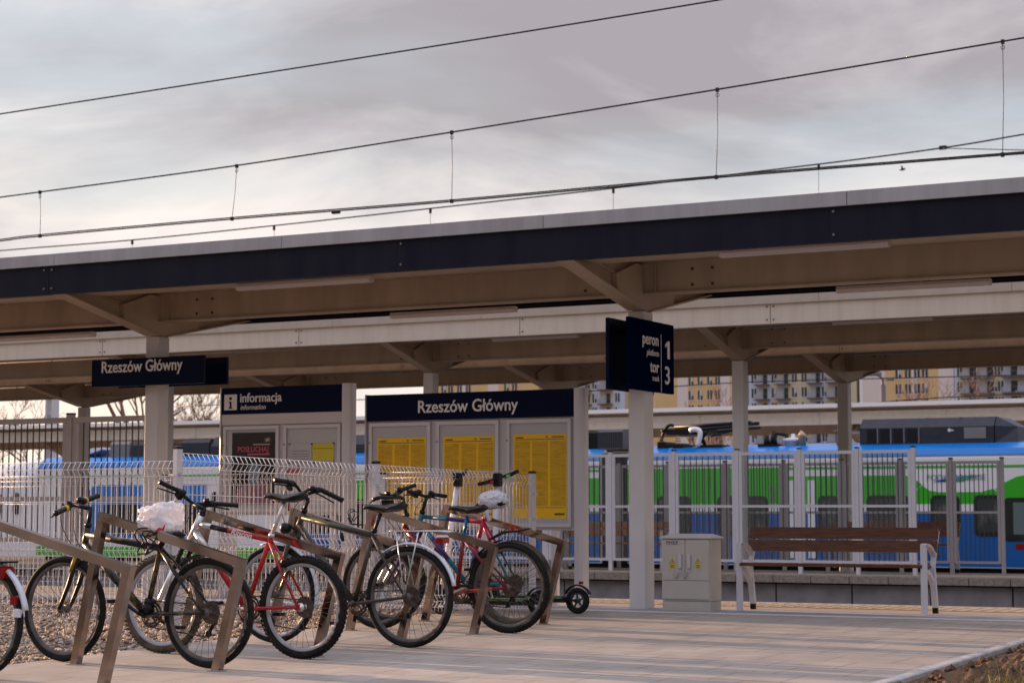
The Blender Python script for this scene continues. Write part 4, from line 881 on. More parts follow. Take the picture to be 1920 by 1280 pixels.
t, h, xl, xr = board('narrower display board headed informacja with a black poster and pinned sheets', YD, 414, 641, zt, zh, zb, z(420,965), [(417,521),(530,637)], True)
text('informacja', .135, (X_(448), YD-.003, z(448,754)), R_, UPV, M_letter, h, sx=.94, bold=.0018)
text('information', .075, (X_(449), YD-.003, z(449,768)), R_, UPV, M_letter, h, sx=.92, shear=.2)
b = MB(); b.box((X_(419),YD-.003,z(419,769)),(X_(442.5),YD+.001,z(419,740))); q = b.build('symbol_plate', M_letter, h)
b = MB(); cx = X_(430.8); zz = z(430,755); u_ = .0055
b.disc((cx,YD-.0045,zz+.045),(0,1,0),.017,.002,16)
b.prism([(cx-.022,YD-.0055,zz+.012),(cx+.012,YD-.0055,zz+.012),(cx+.012,YD-.0055,zz-.05),(cx+.024,YD-.0055,zz-.05),(cx+.024,YD-.0055,zz-.062),(cx-.024,YD-.0055,zz-.062),(cx-.024,YD-.0055,zz-.05),(cx-.010,YD-.0055,zz-.05),(cx-.010,YD-.0055,zz),(cx-.022,YD-.0055,zz)][::-1], (0,.002,0)); b.build('symbol', M_navy, q)
# poster in the left case
a, c = X_(432.5), X_(513); z1, z0 = z(440,811), z(440,945)
b = MB(); b.box((a,YD+.018,z0),(c,YD+.021,z1)); p = b.build('poster', mat('black poster print', (0.010,0.007,0.010), .6, spec=.05), t)
text('POSŁUCHAJ', .078, (X_(443), YD+.0165, z(443,847)), R_, UPV, mat('pink print', (0.50,0.06,0.12), .5), p, ext=.0005, bold=.001, sx=.95)
b = MB(); b.box((X_(462),YD+.016,z(462,853)),(X_(503),YD+.0175,z(462,850))); b.build('small_print', MATS['pink print'], p)
b = MB(); b.box((X_(472),YD+.016,z(472,834)),(X_(504),YD+.0175,z(472,832)))
cx, cz = X_(499), z(499,824)
for k in range(4): aa = PI*k/4+.3; b.prism([(cx-math.cos(aa)*.05,YD+.0160+.0002*k,cz-math.sin(aa)*.035),(cx+.008*math.sin(aa),YD+.0160+.0002*k,cz-.008),(cx+math.cos(aa)*.05,YD+.0160+.0002*k,cz+math.sin(aa)*.035),(cx-.008*math.sin(aa),YD+.0160+.0002*k,cz+.008)], (0,.0001,0))
b.build('ornament', mat('pale pink print', (0.5,0.32,0.33), .5), p)
b = MB(); cx, cz = X_(474), z(474,888); b.prism([(cx+.075*math.cos(t_)*(1+.15*math.sin(3*t_)),YD+.0162,cz+.12*math.sin(t_)) for t_ in [2*PI*k/20 for k in range(20)]][::-1], (0,.001,0)); b.build('printed_shape', mat('teal print', (0.12,0.22,0.27), .5), p)
b = MB(); b.prism([(X_(436),YD+.0168,z0+.01),(X_(510),YD+.0168,z0+.01),(X_(508),YD+.0168,z(440,912)),(X_(488),YD+.0168,z(440,901)),(X_(466),YD+.0168,z(440,903)),(X_(444),YD+.0168,z(440,918))], (0,.001,0)); b.build('printed_shape', mat('mauve print', (0.24,0.11,0.15), .5), p)
b = MB(); b.box((X_(541),YD+.018,z(541,868)),(X_(582),YD+.021,z(541,832)))
b.cm = 1
for k in range(5): b.box((X_(545),YD+.0165,z(545,846+5*k)),(X_(578),YD+.0178,z(545,845.2+5*k)))
b.build('notice', [M_pape, M_ink], t)
b = MB(); b.box((X_(583.5),YD+.018,z(583,863)),(X_(623.5),YD+.021,z(583,831))); b.cm = 1; b.box((X_(585),YD+.0165,z(585,841)),(X_(622),YD+.0178,z(585,840)))
b.build('notice', [mat('bright yellow paper', (0.60,0.50,0.01), .6), M_ink], t)
b = MB(); b.box((X_(536),YD+.018,z(536,890)),(X_(560),YD+.021,z(536,879))); b.build('sticker', mat('red print', (0.45,0.07,0.08), .5), t)
b = MB()
for px, py in ((541.5,832),(583,832),(624,830),(542,867),(588,867),(624,866),(558,874)): q = onY(px, py, YD); b.disc((q.x,YD+.012,q.z),(0,1,0),.009,.01,10)
b.build('magnet', M_black, t)
b = MB(); b.box((xl+.1,YD+.02,0.0),(xl+.16,YD+.08,z(420,965)-.003)); b.cut(); b.box((xr-.16,YD+.02,0.0),(xr-.1,YD+.08,z(420,965)-.003)); b.build('leg', M_alu, t)

# ================================================================== CABINET
YC = 16.62
q0 = onY(1240,1141,YC); q1 = onY(1333,1141,YC); xa, xb = q0.x, q1.x; zt = onY(1240,1005,YC).z; dp = .27
t = thing('electrical_cabinet', 'grey-beige electrical cabinet with two padlocked doors beside the middle column', 'cabinet', ((xa+xb)/2, YC, 0))
b = MB(); zp = .085
b.bbox((xa+.008,YC+.01,0),(xb-.008,YC+dp,zp),.004); b.bbox((xa+.004,YC+.006,zp+.003),(xb-.004,YC+dp,zt-.02),.006); b.build('body', M_cab, t)
b = MB(); b.prism([(xa-.012,YC-.012,zt-.02),(xa-.012,YC+dp+.02,zt-.02),(xb+.012,YC+dp+.02,zt-.02),(xb+.012,YC-.012,zt-.02)][::-1], (0,0,.012))
b.add([(xa-.012,YC-.012,zt-.008),(xb+.012,YC-.012,zt-.008),(xb+.012,YC+dp+.02,zt-.008),(xa-.012,YC+dp+.02,zt-.008),(xa+.03,YC+dp*.5,zt+.025),(xb-.03,YC+dp*.5,zt+.025)], [(0,1,5,4),(2,3,4,5),(1,2,5),(3,0,4)])
b.build('lid', M_cab, t)
zl = onY(1240,1086,YC).z; xm = onY(1285,1086,YC).x
b = MB(); b.bbox((xa+.012,YC-.004,zp+.02),(xb-.012,YC+.005,zl-.006),.003); b.build('lower_panel', M_cab, t)
for (a, c, hx) in ((xa+.012, xm-.002, 1276), (xm+.002, xb-.012, 1292.5)):
    b = MB(); b.bbox((a,YC-.004,zl),(c,YC+.005,zt-.028),.003)
    for k in range(5): xx = a+.02+(c-a-.04)*k/4; b.box((xx-.0015,YC-.0055,zl+.01),(xx+.0015,YC-.0042,zl+.22))
    d = b.build('door', M_cab, t)
    hh = onY(hx,1052,YC)
    b = MB(); b.bbox((hh.x-.016,YC-.026,hh.z-.06),(hh.x+.016,YC-.0045,hh.z+.07),.006); b.build('handle', M_alu, d)
    b = MB(); kx, kz = hh.x-.015, hh.z-.085
    b.tube([(hh.x-.008,YC-.02,hh.z-.062),(kx-.018,YC-.022,kz-.03),(kx+.0,YC-.022,kz-.038),(kx+.02,YC-.022,kz-.01),(hh.x+.006,YC-.02,hh.z-.062)], .003, 6)
    b.box((kx-.035,YC-.028,kz-.055),(kx-.008,YC-.014,kz-.02)); b.build('padlock', M_silver, d)
    wx = onY(1261 if hx < 1285 else 1309, 1055, YC)
    b = MB(); b.box((wx.x-.028,YC-.0062,wx.z-.06),(wx.x+.028,YC-.0048,wx.z+.058)); wl_ = b.build('warning_label', mat('label white', (0.5,0.49,0.45), .5), d)
    b = MB(); b.prism([(wx.x-.025,YC-.0078,wx.z-.002),(wx.x+.025,YC-.0078,wx.z-.002),(wx.x,YC-.0078,wx.z+.048)], (0,.0012,0)); b.box((wx.x-.024,YC-.0078,wx.z-.052),(wx.x+.024,YC-.0066,wx.z-.012)); b.build('warning_triangle', mat('warning yellow', (0.62,0.47,0.01), .5), wl_)
    b = MB(); b.prism([(wx.x+.004,YC-.0090,wx.z+.034),(wx.x-.007,YC-.0090,wx.z+.016),(wx.x+.001,YC-.0090,wx.z+.017),(wx.x-.003,YC-.0090,wx.z+.004),(wx.x+.008,YC-.0090,wx.z+.021),(wx.x+.001,YC-.0090,wx.z+.020)][::-1], (0,.001,0))
    for k in range(3): b.box((wx.x-.019,YC-.0090,wx.z-.022-.011*k),(wx.x+.019,YC-.0080,wx.z-.018-.011*k))
    b.tube([(wx.x-.025,YC-.008,wx.z-.002),(wx.x+.025,YC-.008,wx.z-.002),(wx.x,YC-.008,wx.z+.048),(wx.x-.025,YC-.008,wx.z-.002)], .0016, 4); b.build('warning_symbol', M_black, wl_)
q = onY(1261, 1016, YC); b = MB(); b.box((q.x-.056,YC-.0085,q.z-.017),(q.x+.056,YC-.0060,q.z+.016)); p = b.build('number_plate', M_black, t)
text('ZZOG1', .042, (q.x-.052, YC-.0095, q.z-.014), R_, UPV, M_letter, p, ext=.0004, bold=.0004, sx=.9)

# ================================================================== BENCHES
def bench(name, lab, X0, X1, Yf, m, zf=0.0, sc=1.0, arms=True):
    t = thing(name, lab, 'bench', ((X0+X1)/2, Yf, zf), 'wooden slatted benches')
    for sx_, xx in ((1, X0), (-1, X1)):
        w = .05
        b = MB()
        b.prism([(xx-w/2,Yf-.02,zf),(xx-w/2,Yf+.02,zf),(xx-w/2,Yf+.02,zf+.60),(xx-w/2,Yf-.02,zf+.60)][::-1], (w,0,0)); b.build('front_leg', M_arm, t)
        b = MB(); pts = [(Yf+.33,0),(Yf+.25,.40),(Yf+.36,.78)]
        b.bar((xx,Yf+.33,zf+.055),(xx,Yf+.255,zf+.40), w, .04, up=(0,1,0)); b.bar((xx,Yf+.262,zf+.395),(xx,Yf+.425,zf+.72), w*.8, .03, up=(0,1,0)); b.build('rear_leg', M_arm, t)
        b = MB(); b.bar((xx,Yf+.335,zf),(xx,Yf+.33,zf+.056), w*.9, .036, up=(0,1,0)); b.build('foot_pad', M_black, t)
        if arms:
            b = MB(); pr = bez((0,Yf-.01,.60),(0,Yf+.10,.615),(0,Yf+.22,.58),(0,Yf+.30,.50), 8)
            for i in range(8): b.bar((xx,pr[i].y,zf+pr[i].z),(xx,pr[i+1].y+.004,zf+pr[i+1].z), w, .022, up=(0,0,1))
            b.build('armrest', M_arm, t)
        b = MB(); pr = bez((0,Yf+.0,.375),(0,Yf+.12,.375),(0,Yf+.22,.33),(0,Yf+.285,.22), 8)
        for i in range(8): b.bar((xx,pr[i].y,zf+pr[i].z),(xx,pr[i+1].y,zf+pr[i+1].z-.002), w*.8, .04, up=(0,0,1))
        b.build('brace', M_arm, t)
    for k, yy in enumerate((-.035, .085, .20)):
        b = MB(); b.bbox((X0+.01,Yf+yy,zf+.40+.004*(k == 0)),(X1-.01,Yf+yy+.11,zf+.432-.004*k),.006); b.build('seat_slat', m, t)
    for k in range(2):
        zc = zf+.585+.115*k; yc = Yf+.305+.04*k
        b = MB(); b.prism([(X0-.03,yc-.02,zc-.05),(X0-.03,yc+.008,zc-.055),(X0-.03,yc+.044,zc+.045),(X0-.03,yc+.016,zc+.05)][::-1], (X1-X0+.06,0,0)); b.build('back_slat', m, t)
    return t
bench('park_bench', 'dark brown slatted bench with silver arms standing by the paving at right', onY(1387,1100,16.86).x, onY(1733,1100,16.86).x, 16.86, M_wood)
bench('park_bench', 'orange wooden bench behind the barred fence between name board and cabinet', onY(1062,1020,27.9).x, onY(1251,1020,27.9).x, 27.7, M_wood2)
xx = onY(1806, 990, 29.4).x
bench('park_bench', 'reddish wooden bench on the far platform showing past the brown bench', xx-1.9, xx, 28.75, mat('reddish bench wood', (0.25,0.07,0.03), .5), arms=False)

# ================================================================== WIRE MESH FENCES
def mesh_fence(lab, P0, P1, zt0, zt1, H, posts, panelends=None):
    """P0->P1 run; zt: top heights at both ends; posts: list of (t, ztop)."""
    P0 = Vector((P0[0],P0[1],0)); P1 = Vector((P1[0],P1[1],0)); d = (P1-P0); L = d.length; d.normalize(); nrm = Vector((d.y,-d.x,0))
    if nrm.y > 0: nrm = -nrm
    root = thing('mesh_fence', lab, 'fence', (P0.x, P0.y, gz(P0.y)), 'galvanised wire mesh fences')
    def at(t, z, o=0.0): p = P0+d*(L*t)+nrm*o; return Vector((p.x, p.y, z))
    # V fold profile as a share of the height: (height below top, offset)
    f = H/1.21
    prof = [(0,0),(.055*f,0.0),(.085*f,.0)]
    fold = lambda z: [(z,0),(z+.045*f,.035),(z+.09*f,0)]
    down = [(0.0,.035),(.055*f,0.0)] if False else [(0,0.0)]
    down += [(.03*f,.0)]
    tops = [(0,.0),(.055*f,-.04),(.11*f,.0)]
    mids = [(H*.50,0),(H*.50+.05*f,-.04),(H*.50+.10*f,0)]
    bots = [(H-.14*f,0),(H-.09*f,-.04),(H-.04*f,0),(H,0)]
    prof = tops+mids+bots
    ends = panelends or [p[0] for p in posts]
    for i in range(len(ends)-1):
        t0, t1 = ends[i], ends[i+1]
        b = MB(); n = max(2, int(L*(t1-t0)/.05))
        for k in range(1, n):
            t = t0+(t1-t0)*k/n; zt = zt0+(zt1-zt0)*t
            b.tube([at(t, zt-dz, -o) for dz, o in prof], .0036, 4)
        hs = [(0,0),(.055*f,-.04),(.11*f,0),(.30*f,0),(H*.50,0),(H*.50+.05*f,-.04),(H*.50+.10*f,0),(.80*f,0),(H-.14*f,0),(H-.09*f,-.04),(H-.04*f,0)]
        for dz, o in hs: b.tube([at(t0+.01/L, zt0+(zt1-zt0)*t0-dz, -o-.004), at(t1-.01/L, zt0+(zt1-zt0)*t1-dz, -o-.004)], .0030, 5)
        b.build('mesh_panel', M_wire, root)
    for (t, zt) in posts:
        p = P0+d*(L*t); b = MB(); w = .03
        dx = d*w; ny = nrm*.02
        q = [p-dx-ny, p+dx-ny, p+dx+ny, p-dx+ny]
        zb = gz(p.y)-.1
        b.prism([(v.x,v.y,zb) for v in q], (0,0,zt-zb)); po = b.build('post', M_post, root)
        b = MB(); q = [p-dx*1.12-ny*1.15, p+dx*1.12-ny*1.15, p+dx*1.12+ny*1.15, p-dx*1.12+ny*1.15]
        b.prism([(v.x,v.y,zt+.001) for v in q], (0,0,.016)); q2 = [p+(v-p)*.55 for v in q]
        b.add([(v.x,v.y,zt+.0171) for v in q]+[(v.x,v.y,zt+.024) for v in q2], [(0,1,5,4),(1,2,6,5),(2,3,7,6),(3,0,4,7),(4,5,6,7)]); b.build('cap', M_black, po)
        b = MB()
        for dz in (.19, .42, .8):
            b.cut(); c = p+nrm*.027; b.box((c.x-.02,c.y-.006,zt-dz-.014),(c.x+.02,c.y+.006,zt-dz+.014)); b.tube([(c.x-.045,c.y,zt-dz),(c.x+.045,c.y,zt-dz)], .004, 5); b.disc((c.x,c.y-.008,zt-dz), (0,1,0), .006, .01, 8)
        b.build('clip', M_silver, po)
    return root
A0, A2 = (onY(333,900,11.9).x,11.9), (onY(998,900,16.4).x,16.4)
TM = min(range(1000), key=lambda k: abs((onY(705,900,A0[1]+(A2[1]-A0[1])*k/1000).x)-(A0[0]+(A2[0]-A0[0])*k/1000)))/1000
mesh_fence('mesh fence receding behind the bicycles, its first post behind the black and yellow bicycle', A0, A2, 1.325, 1.235, 1.24, [(0,1.355),(TM,1.29),(1.0,1.245)])
mesh_fence('mesh fence crossing the gravel at the left, ending at the same corner post', (-16.5,11.95), (-9.20,11.95), 1.267, 1.267, 1.24, [(0,1.29),(.33,1.29)], [0,.33,.665,1.0])
xc0, xc1 = onY(310,900,16.3).x, onY(719,900,16.3).x
mesh_fence('mesh fence running in front of the display boards along the platform', (xc0-5.3,16.3), (A2[0]-.06,16.3), 1.27, 1.27, 1.2, [(2.65/(A2[0]-.06-xc0+5.3),1.25),((xc0+5.3-xc0)/(A2[0]-.06-xc0+5.3),1.25),((xc1-xc0+5.3)/(A2[0]-.06-xc0+5.3),1.25)], [0,2.65/(A2[0]-.06-xc0+5.3),5.3/(A2[0]-.06-xc0+5.3),(xc1-xc0+5.3)/(A2[0]-.06-xc0+5.3),1.0])

# ================================================================== BICYCLE RACKS
def mitred(b, pts, hw, y0, y1):
    n = len(pts); P = [Vector((p[0], p[1])) for p in pts]; L = []; R = []
    for i in range(n):
        if i == 0: d = (P[1]-P[0]).normalized(); nn = Vector((-d.y, d.x)); o = nn*hw
        elif i == n-1: d = (P[-1]-P[-2]).normalized(); nn = Vector((-d.y, d.x)); o = nn*hw
        else:
            d1 = (P[i]-P[i-1]).normalized(); d2 = (P[i+1]-P[i]).normalized(); n1 = Vector((-d1.y,d1.x)); n2 = Vector((-d2.y,d2.x)); m_ = (n1+n2).normalized(); o = m_*(hw/max(.3, m_.dot(n1)))
        L.append(P[i]+o); R.append(P[i]-o)
    vs = []
    for y in (y0, y1):
        for q in L+R: vs.append((q.x, y, q.y))
    m = 2*n; fs = []
    for i in range(n-1):
        fs += [(i,i+1,n+i+1,n+i), (m+i,m+n+i,m+n+i+1,m+i+1), (i,m+i,m+i+1,i+1), (n+i,n+i+1,m+n+i+1,m+n+i)]
    fs += [(0,n,m+n,m),(n-1,m+n-1,m+2*n-1,2*n-1)]
    b.add(vs, fs)
RY_ = [8.94, 10.02, 11.13, 12.2, 13.28, 14.45]
rlab = ['nearest steel rack, cut by the left border', 'steel rack that the black and yellow bicycle leans on', 'steel rack between the black and yellow and the red bicycle', 'steel rack just behind the wheel of the red bicycle',
        'steel rack whose rail runs beside the bicycle with a silver rear mudguard', 'steel rack farthest right, next to the scooters']
proto = None
for i, yy in enumerate(RY_):
    if proto is None:
        proto = thing('bike_rack', 'x', 'bicycle rack', (0, yy, gz(yy)), 'sloping steel bicycle racks in a row')
        b = MB(); mitred(b, [(-8.50,gz(yy)-.02),(-8.29,gz(yy)+.945),(-7.205,gz(yy)+.665),(-7.385,gz(yy)-.02)], .0265, yy-.027, yy+.027); b.build('frame', M_steel, proto)
        b = MB()
        for xx in (-8.495, -7.38): b.bbox((xx-.045,yy-.04,gz(yy)-.004),(xx+.045,yy+.04,gz(yy)+.006),.002)
        b.build('foot_plate', M_conc, proto); r = proto
    else: r = copy_tree(proto); r.location = (0, yy, gz(yy))
    r['label'] = 'sloping '+rlab[i]

# ================================================================== BICYCLES
def wheel(root, c, R, tw, e1=Vector((1,0,0)), knob=False, mt=None, mrim=None, nsp=32, seed=0, hubm=None, cass=False, far=1.0):
    e2 = Vector((0,0,1)); ax = e1.cross(e2); c = Vector(c); mt = mt or M_rubber; mrim = mrim or M_rim
    w = thing_part('wheel', root, c)
    b = MB(); b.ring(c, e1, e2, R-tw, [(tw*math.cos(a)*.95, tw*math.sin(a)) for a in [2*PI*k/12 for k in range(12)]], 64)
    if knob:
        n = 66
        for k in range(n):
            for row, (o, dr) in enumerate(((-.62,.80),(0.,.98),(.62,.80))):
                a = 2*PI*(k+(.5 if row == 1 else 0))/n; rd = e1*math.cos(a)+e2*math.sin(a); tg = -e1*math.sin(a)+e2*math.cos(a)
                p = c+rd*(R-tw+tw*dr)+ax*(tw*o); hw = tw*.22; ht = (R*PI/n)*.55; hh = tw*.13; rr = (rd+ax*(o*.6)).normalized(); aa = ax
                vs = [p+tg*sx*ht+aa*sy*hw+rr*sz for sz in (-hh*.4, hh) for (sx, sy) in ((-1,-1),(1,-1),(1,1),(-1,1))]
                b.add(vs, [(4,5,6,7),(0,1,5,4),(1,2,6,5),(2,3,7,6),(3,0,4,7)])
    b.build('tyre', mt, w)
    ri = R-tw*1.75; b = MB(); b.ring(c, e1, e2, ri, [(.004,-.011),(.004,.011),(-.006,.0125),(-.021,.009),(-.026,0),(-.021,-.009),(-.006,-.0125)], 56); b.build('rim', mrim, w)
    b = MB(); rnd = random.Random(seed)
    for k in range(nsp):
        s = 1 if k % 2 else -1; a = 2*PI*k/nsp; ah = a+(.55 if (k//2) % 2 else -.55)
        p0 = c+(e1*math.cos(ah)+e2*math.sin(ah))*.022+ax*(s*.028); p1 = c+(e1*math.cos(a)+e2*math.sin(a))*(ri-.012)
        b.tube([p0, p1], .0016, 3, sm=False)
    b.build('spokes', M_spoke, w)
    b = MB(); b.tube([c-ax*.05, c-ax*.034, c-ax*.033, c-ax*.025, c-ax*.024, c+ax*.024, c+ax*.025, c+ax*.033, c+ax*.034, c+ax*.05], [.009,.009,.030,.030,.018,.018,.030,.030,.009,.009], 14); b.build('hub', hubm or M_hub, w)
    # valve
    return w
def thing_part(name, root, c):
    o = bpy.data.objects.new(name, None); COL.objects.link(o); o.parent = root; o.empty_display_size = .05
    off = Vector((0,0,0)); q = root
    while q is not None: off += q.location; q = q.parent
    o.location = Vector(c)-off; return o
def saddle(root, nose, rear, wid, m, drop=.0):
    nose = Vector(nose); rear = Vector(rear); L = (rear-nose).length; ex = (rear-nose).normalized(); ey = Vector((0,1,0)); ez = ex.cross(ey)*-1
    if ez.z < 0: ez = -ez
    b = MB(); b.smooth = True; secs = [(0,.018,-.006,.012),(.04,.022,.004,.02),(.22,.026,.004,.028),(.42,.034,-.004,.034),(.6,.056,-.006,.042),(.78,.5*wid*.9,.0,.05),(.92,.5*wid,.008,.045),(1,.5*wid*.75,.008,.03)]
    n = 12; vs = []; fs = []
    for (t, hw, up, th) in secs:
        p = nose+ex*(L*t)
        for k in range(n):
            a = 2*PI*k/n; cy = math.cos(a)*hw; cz = math.sin(a)
            z_ = up+(cz*.012 if cz > 0 else cz*th)-(0.25*abs(cy)*(1 if cz > 0 else .4))
            vs.append(p+ey*cy+ez*z_)
    for i in range(len(secs)-1):
        for k in range(n): k2 = (k+1) % n; fs.append((i*n+k, i*n+k2, (i+1)*n+k2, (i+1)*n+k))
    fs.append(tuple(range(n-1,-1,-1))); fs.append(tuple((len(secs)-1)*n+k for k in range(n)))
    b.add(vs, fs); s = b.build('saddle', m, root)
    b = MB()
    for sy in (-.022, .022): b.tube([nose+ex*L*.15+ey*sy*.5-ez*.02, nose+ex*L*.4+ey*sy-ez*.045, nose+ex*L*.68+ey*sy-ez*.045, nose+ex*L*.9+ey*sy*1.4-ez*.03], .0035, 5)
    b.build('saddle_rails', M_dirty, s); return s
def fender(root, c, R, a0, a1, hw, m, name='mudguard'):
    b = MB(); b.ring(c, (1,0,0), (0,0,1), R, [(0,-hw),(.010,-hw*.55),(.013,0),(.010,hw*.55),(0,hw),(.007,hw*.5),(.010,0),(.007,-hw*.5)], 26, a0, a1); return b.build(name, m, root)
def bike(Y, root, P, fm, r_f, r_r, tw, **k):
    """P: joint positions (world), heading -X"""
    V = lambda p, dy=0.0: Vector((p[0], p[1]+dy, p[2]))
    g = k.get
    fr = MB(); tr = g('tr', .017)
    fr.tube([V(P['ht']), V(P['hb'])], .021, 12)
    fr.tube([V(P['tt0']), V(P['sc'])], tr, 12)
    fr.tube([V(P['dt0']), V(P['bb'])], g('dr', .020), 12)
    fr.tube([V(P['sc'])+(V(P['sc'])-V(P['bb'])).normalized()*.03, V(P['bb'])], .017, 12)
    fr.tube([V(P['bb'],-.034), V(P['bb'],.034)], .024, 12)
    for s in (-1, 1):
        mid = V(P['rh']).lerp(V(P['bb']), .72)
        fr.tube([V(P['bb'],s*.025), mid+Vector((0,s*.042,0)), V(P['rh'],s*.062)], [.013,.012,.009], 8)
        m2 = V(P['rh']).lerp(V(P['sc']), .62)
        fr.tube([V(P['sc'],s*.014), m2+Vector((0,s*.048,0)), V(P['rh'],s*.062)], [.010,.009,.007], 8)
        fr.box((P['rh'][0]-.02,P['rh'][1]+s*.062-.003,P['rh'][2]-.016),(P['rh'][0]+.016,P['rh'][1]+s*.062+.003,P['rh'][2]+.022))
    frame = fr.build('frame', fm, root)
    # fork
    e1 = g('steer', Vector((1,0,0))); axf = e1.cross(Vector((0,0,1)))
    fk = MB(); hb, fh = V(P['hb']), V(P['fh']); cr = hb+(hb-V(P['ht'])).normalized()*.02
    fk.bar(cr-axf*.05, cr+axf*.05, .035, .03, up=(0,0,1))
    for s in (-1, 1):
        o = axf*(s*.052)
        if g('susp'):
            mid = cr.lerp(fh, .42); fk.cm = 1; fk.tube([cr+o, mid+o], .014, 10); fk.cm = 0; fk.tube([mid+o, cr.lerp(fh,.9)+o, fh+o], [.019,.017,.012], 10)
            if g('boot'):
                pts = []; rs = []
                for q in range(13): pts.append(cr.lerp(mid, .15+.85*q/12)+o); rs.append(.021 if q % 2 else .016)
                fk.cm = 2; fk.tube(pts, rs, 10, sm=False); fk.cm = 0
        else: fk.tube([cr+o, cr.lerp(fh,.55)+o+e1*.012, cr.lerp(fh,.85)+o+e1*.006, fh+o], [.017,.016,.014,.012], 10)
    fork = fk.build('fork', [g('fkm', fm), M_silver, M_black], root)
    w1 = wheel(root, fh, r_f, tw, e1, g('knobf', False), g('tyref'), g('rimf'), seed=1, hubm=g('hubm'))
    w2 = wheel(root, V(P['rh']), r_r, tw, Vector((1,0,0)), g('knobr', False), g('tyrer'), g('rimr'), seed=2, hubm=g('hubm'))
    # cassette and derailleur on the far side
    rh = V(P['rh']); bb = V(P['bb']); Yv = Vector((0,1,0))
    if not g('nocass'):
        b = MB()
        for q in range(6): b.disc(rh+Yv*(.022+.0045*q), Yv, .072-.008*q, .0022, 22)
        b.build('cassette', M_dirty, w2)
        b = MB(); j1 = rh+Vector((.01,.052,-.06)); j2 = rh+Vector((-.035,.052,-.135))
        b.bar(rh+Yv*.055, j1, .012, .022, up=(1,0,0)); b.bar(j1, j2, .010, .020, up=(1,0,0)); b.disc(j1, Yv, .022, .008, 12); b.disc(j2, Yv, .022, .008, 12); b.build('derailleur', M_black, root)
    b = MB(); cd = .045; R1 = .088
    b.ring(bb+Yv*cd, (1,0,0), (0,0,1), R1, [(.0,-.0015),(.0,.0015),(-.016,.0015),(-.016,-.0015)], 36)
    b.ring(bb+Yv*(cd-.006), (1,0,0), (0,0,1), R1*.78, [(.0,-.0015),(.0,.0015),(-.014,.0015),(-.014,-.0015)], 30)
    for q in range(5): a = 2*PI*q/5+.3; b.bar(bb+Yv*cd, bb+Yv*cd+Vector((math.cos(a),0,math.sin(a)))*R1*.92, .004, .016, up=(0,1,0))
    ca = g('crank', .3); cl = .165; cv = Vector((math.cos(ca),0,math.sin(ca)))
    n0 = bb-Yv*.062; n1 = n0+cv*cl-Yv*.012; f0 = bb+Yv*.062; f1 = f0-cv*cl+Yv*.012
    b.cm = 1; b.bar(n0, n1, .014, .026, up=(0,1,0)); b.bar(f0, f1, .014, .026, up=(0,1,0)); b.tube([n0, f0], .011, 8)
    crk = b.build('crankset', [M_dirty, g('crm', M_silver)], root)
    for p, s in ((n1,-1),(f1,1)):
        b = MB(); b.tube([p, p+Yv*s*.09], .006, 6); q = p+Yv*s*.055
        b.box((q.x-.045,q.y-.035,q.z-.011),(q.x-.030,q.y+.035,q.z+.011)); b.box((q.x+.030,q.y-.035,q.z-.011),(q.x+.045,q.y+.035,q.z+.011)); b.box((q.x-.030,q.y-.038,q.z-.009),(q.x+.030,q.y-.028,q.z+.009)); b.box((q.x-.030,q.y+.028,q.z-.009),(q.x+.030,q.y+.038,q.z+.009))
        b.build('pedal', g('pedm', M_black), root)
    b = MB(); u0 = bb+Yv*cd+Vector((0,0,R1*.95)); u1 = rh+Yv*.045+Vector((0,0,.045)); b.bar(u0, u1, .006, .008, up=(0,0,1)); l0 = bb+Yv*cd-Vector((0,0,R1*.95)); l1 = rh+Vector((-.035,.045,-.155)); b.bar(l0, l1, .006, .008, up=(0,0,1)); b.build('chain', M_dirty, root)
    # seatpost, saddle
    b = MB(); sc = V(P['sc']); sp = V(P['sp']); b.tube([sc-(sp-sc).normalized()*.02, sp], .0135, 10); b.tube([sc+(sp-sc).normalized()*.022, sc+(sp-sc).normalized()*.048], .021, 10); b.build('seatpost', g('spm', M_silver), root)
    if 'sn' in P: saddle(root, P['sn'], P['sr'], g('sw', .17), g('sdm', M_saddle))
    # stem and handlebar
    b = MB(); ht = V(P['ht']); st = V(P['st']); cl_ = V(P['cl'])
    b.tube([ht-(st-ht).normalized()*.01, st], .0145, 10); b.tube([ht, ht+(st-ht).normalized()*.025], .024, 10); b.tube([st, cl_], .015, 10); b.build('stem', g('stm', M_black), root)
    gn, gni, gfi, gf = V(P['gn']), V(P['gni']), V(P['gfi']), V(P['gf'])
    b = MB(); hbp = [gn.lerp(gni,.15), gni, gni.lerp(cl_,.6)+Vector((0,0,g('rise',0))), cl_, gfi.lerp(cl_,.6)+Vector((0,0,g('rise',0))), gfi, gf.lerp(gfi,.15)]
    b.tube(hbp, [.0115]*2+[.0125]*3+[.0115]*2, 10); hbar = b.build('handlebar', g('hbm', M_black), root)
    b = MB()
    for a_, c_ in ((gn, gni), (gf, gfi)):
        b.cut(); n = 9; b.tube([a_.lerp(c_, q/n) for q in range(n+1)], [g('gr', .0165)*(1.06 if q in (0, n) else (1.0 if q % 2 else .95)) for q in range(n+1)], 12)
    b.build('grip', M_black, hbar)
    b = MB()
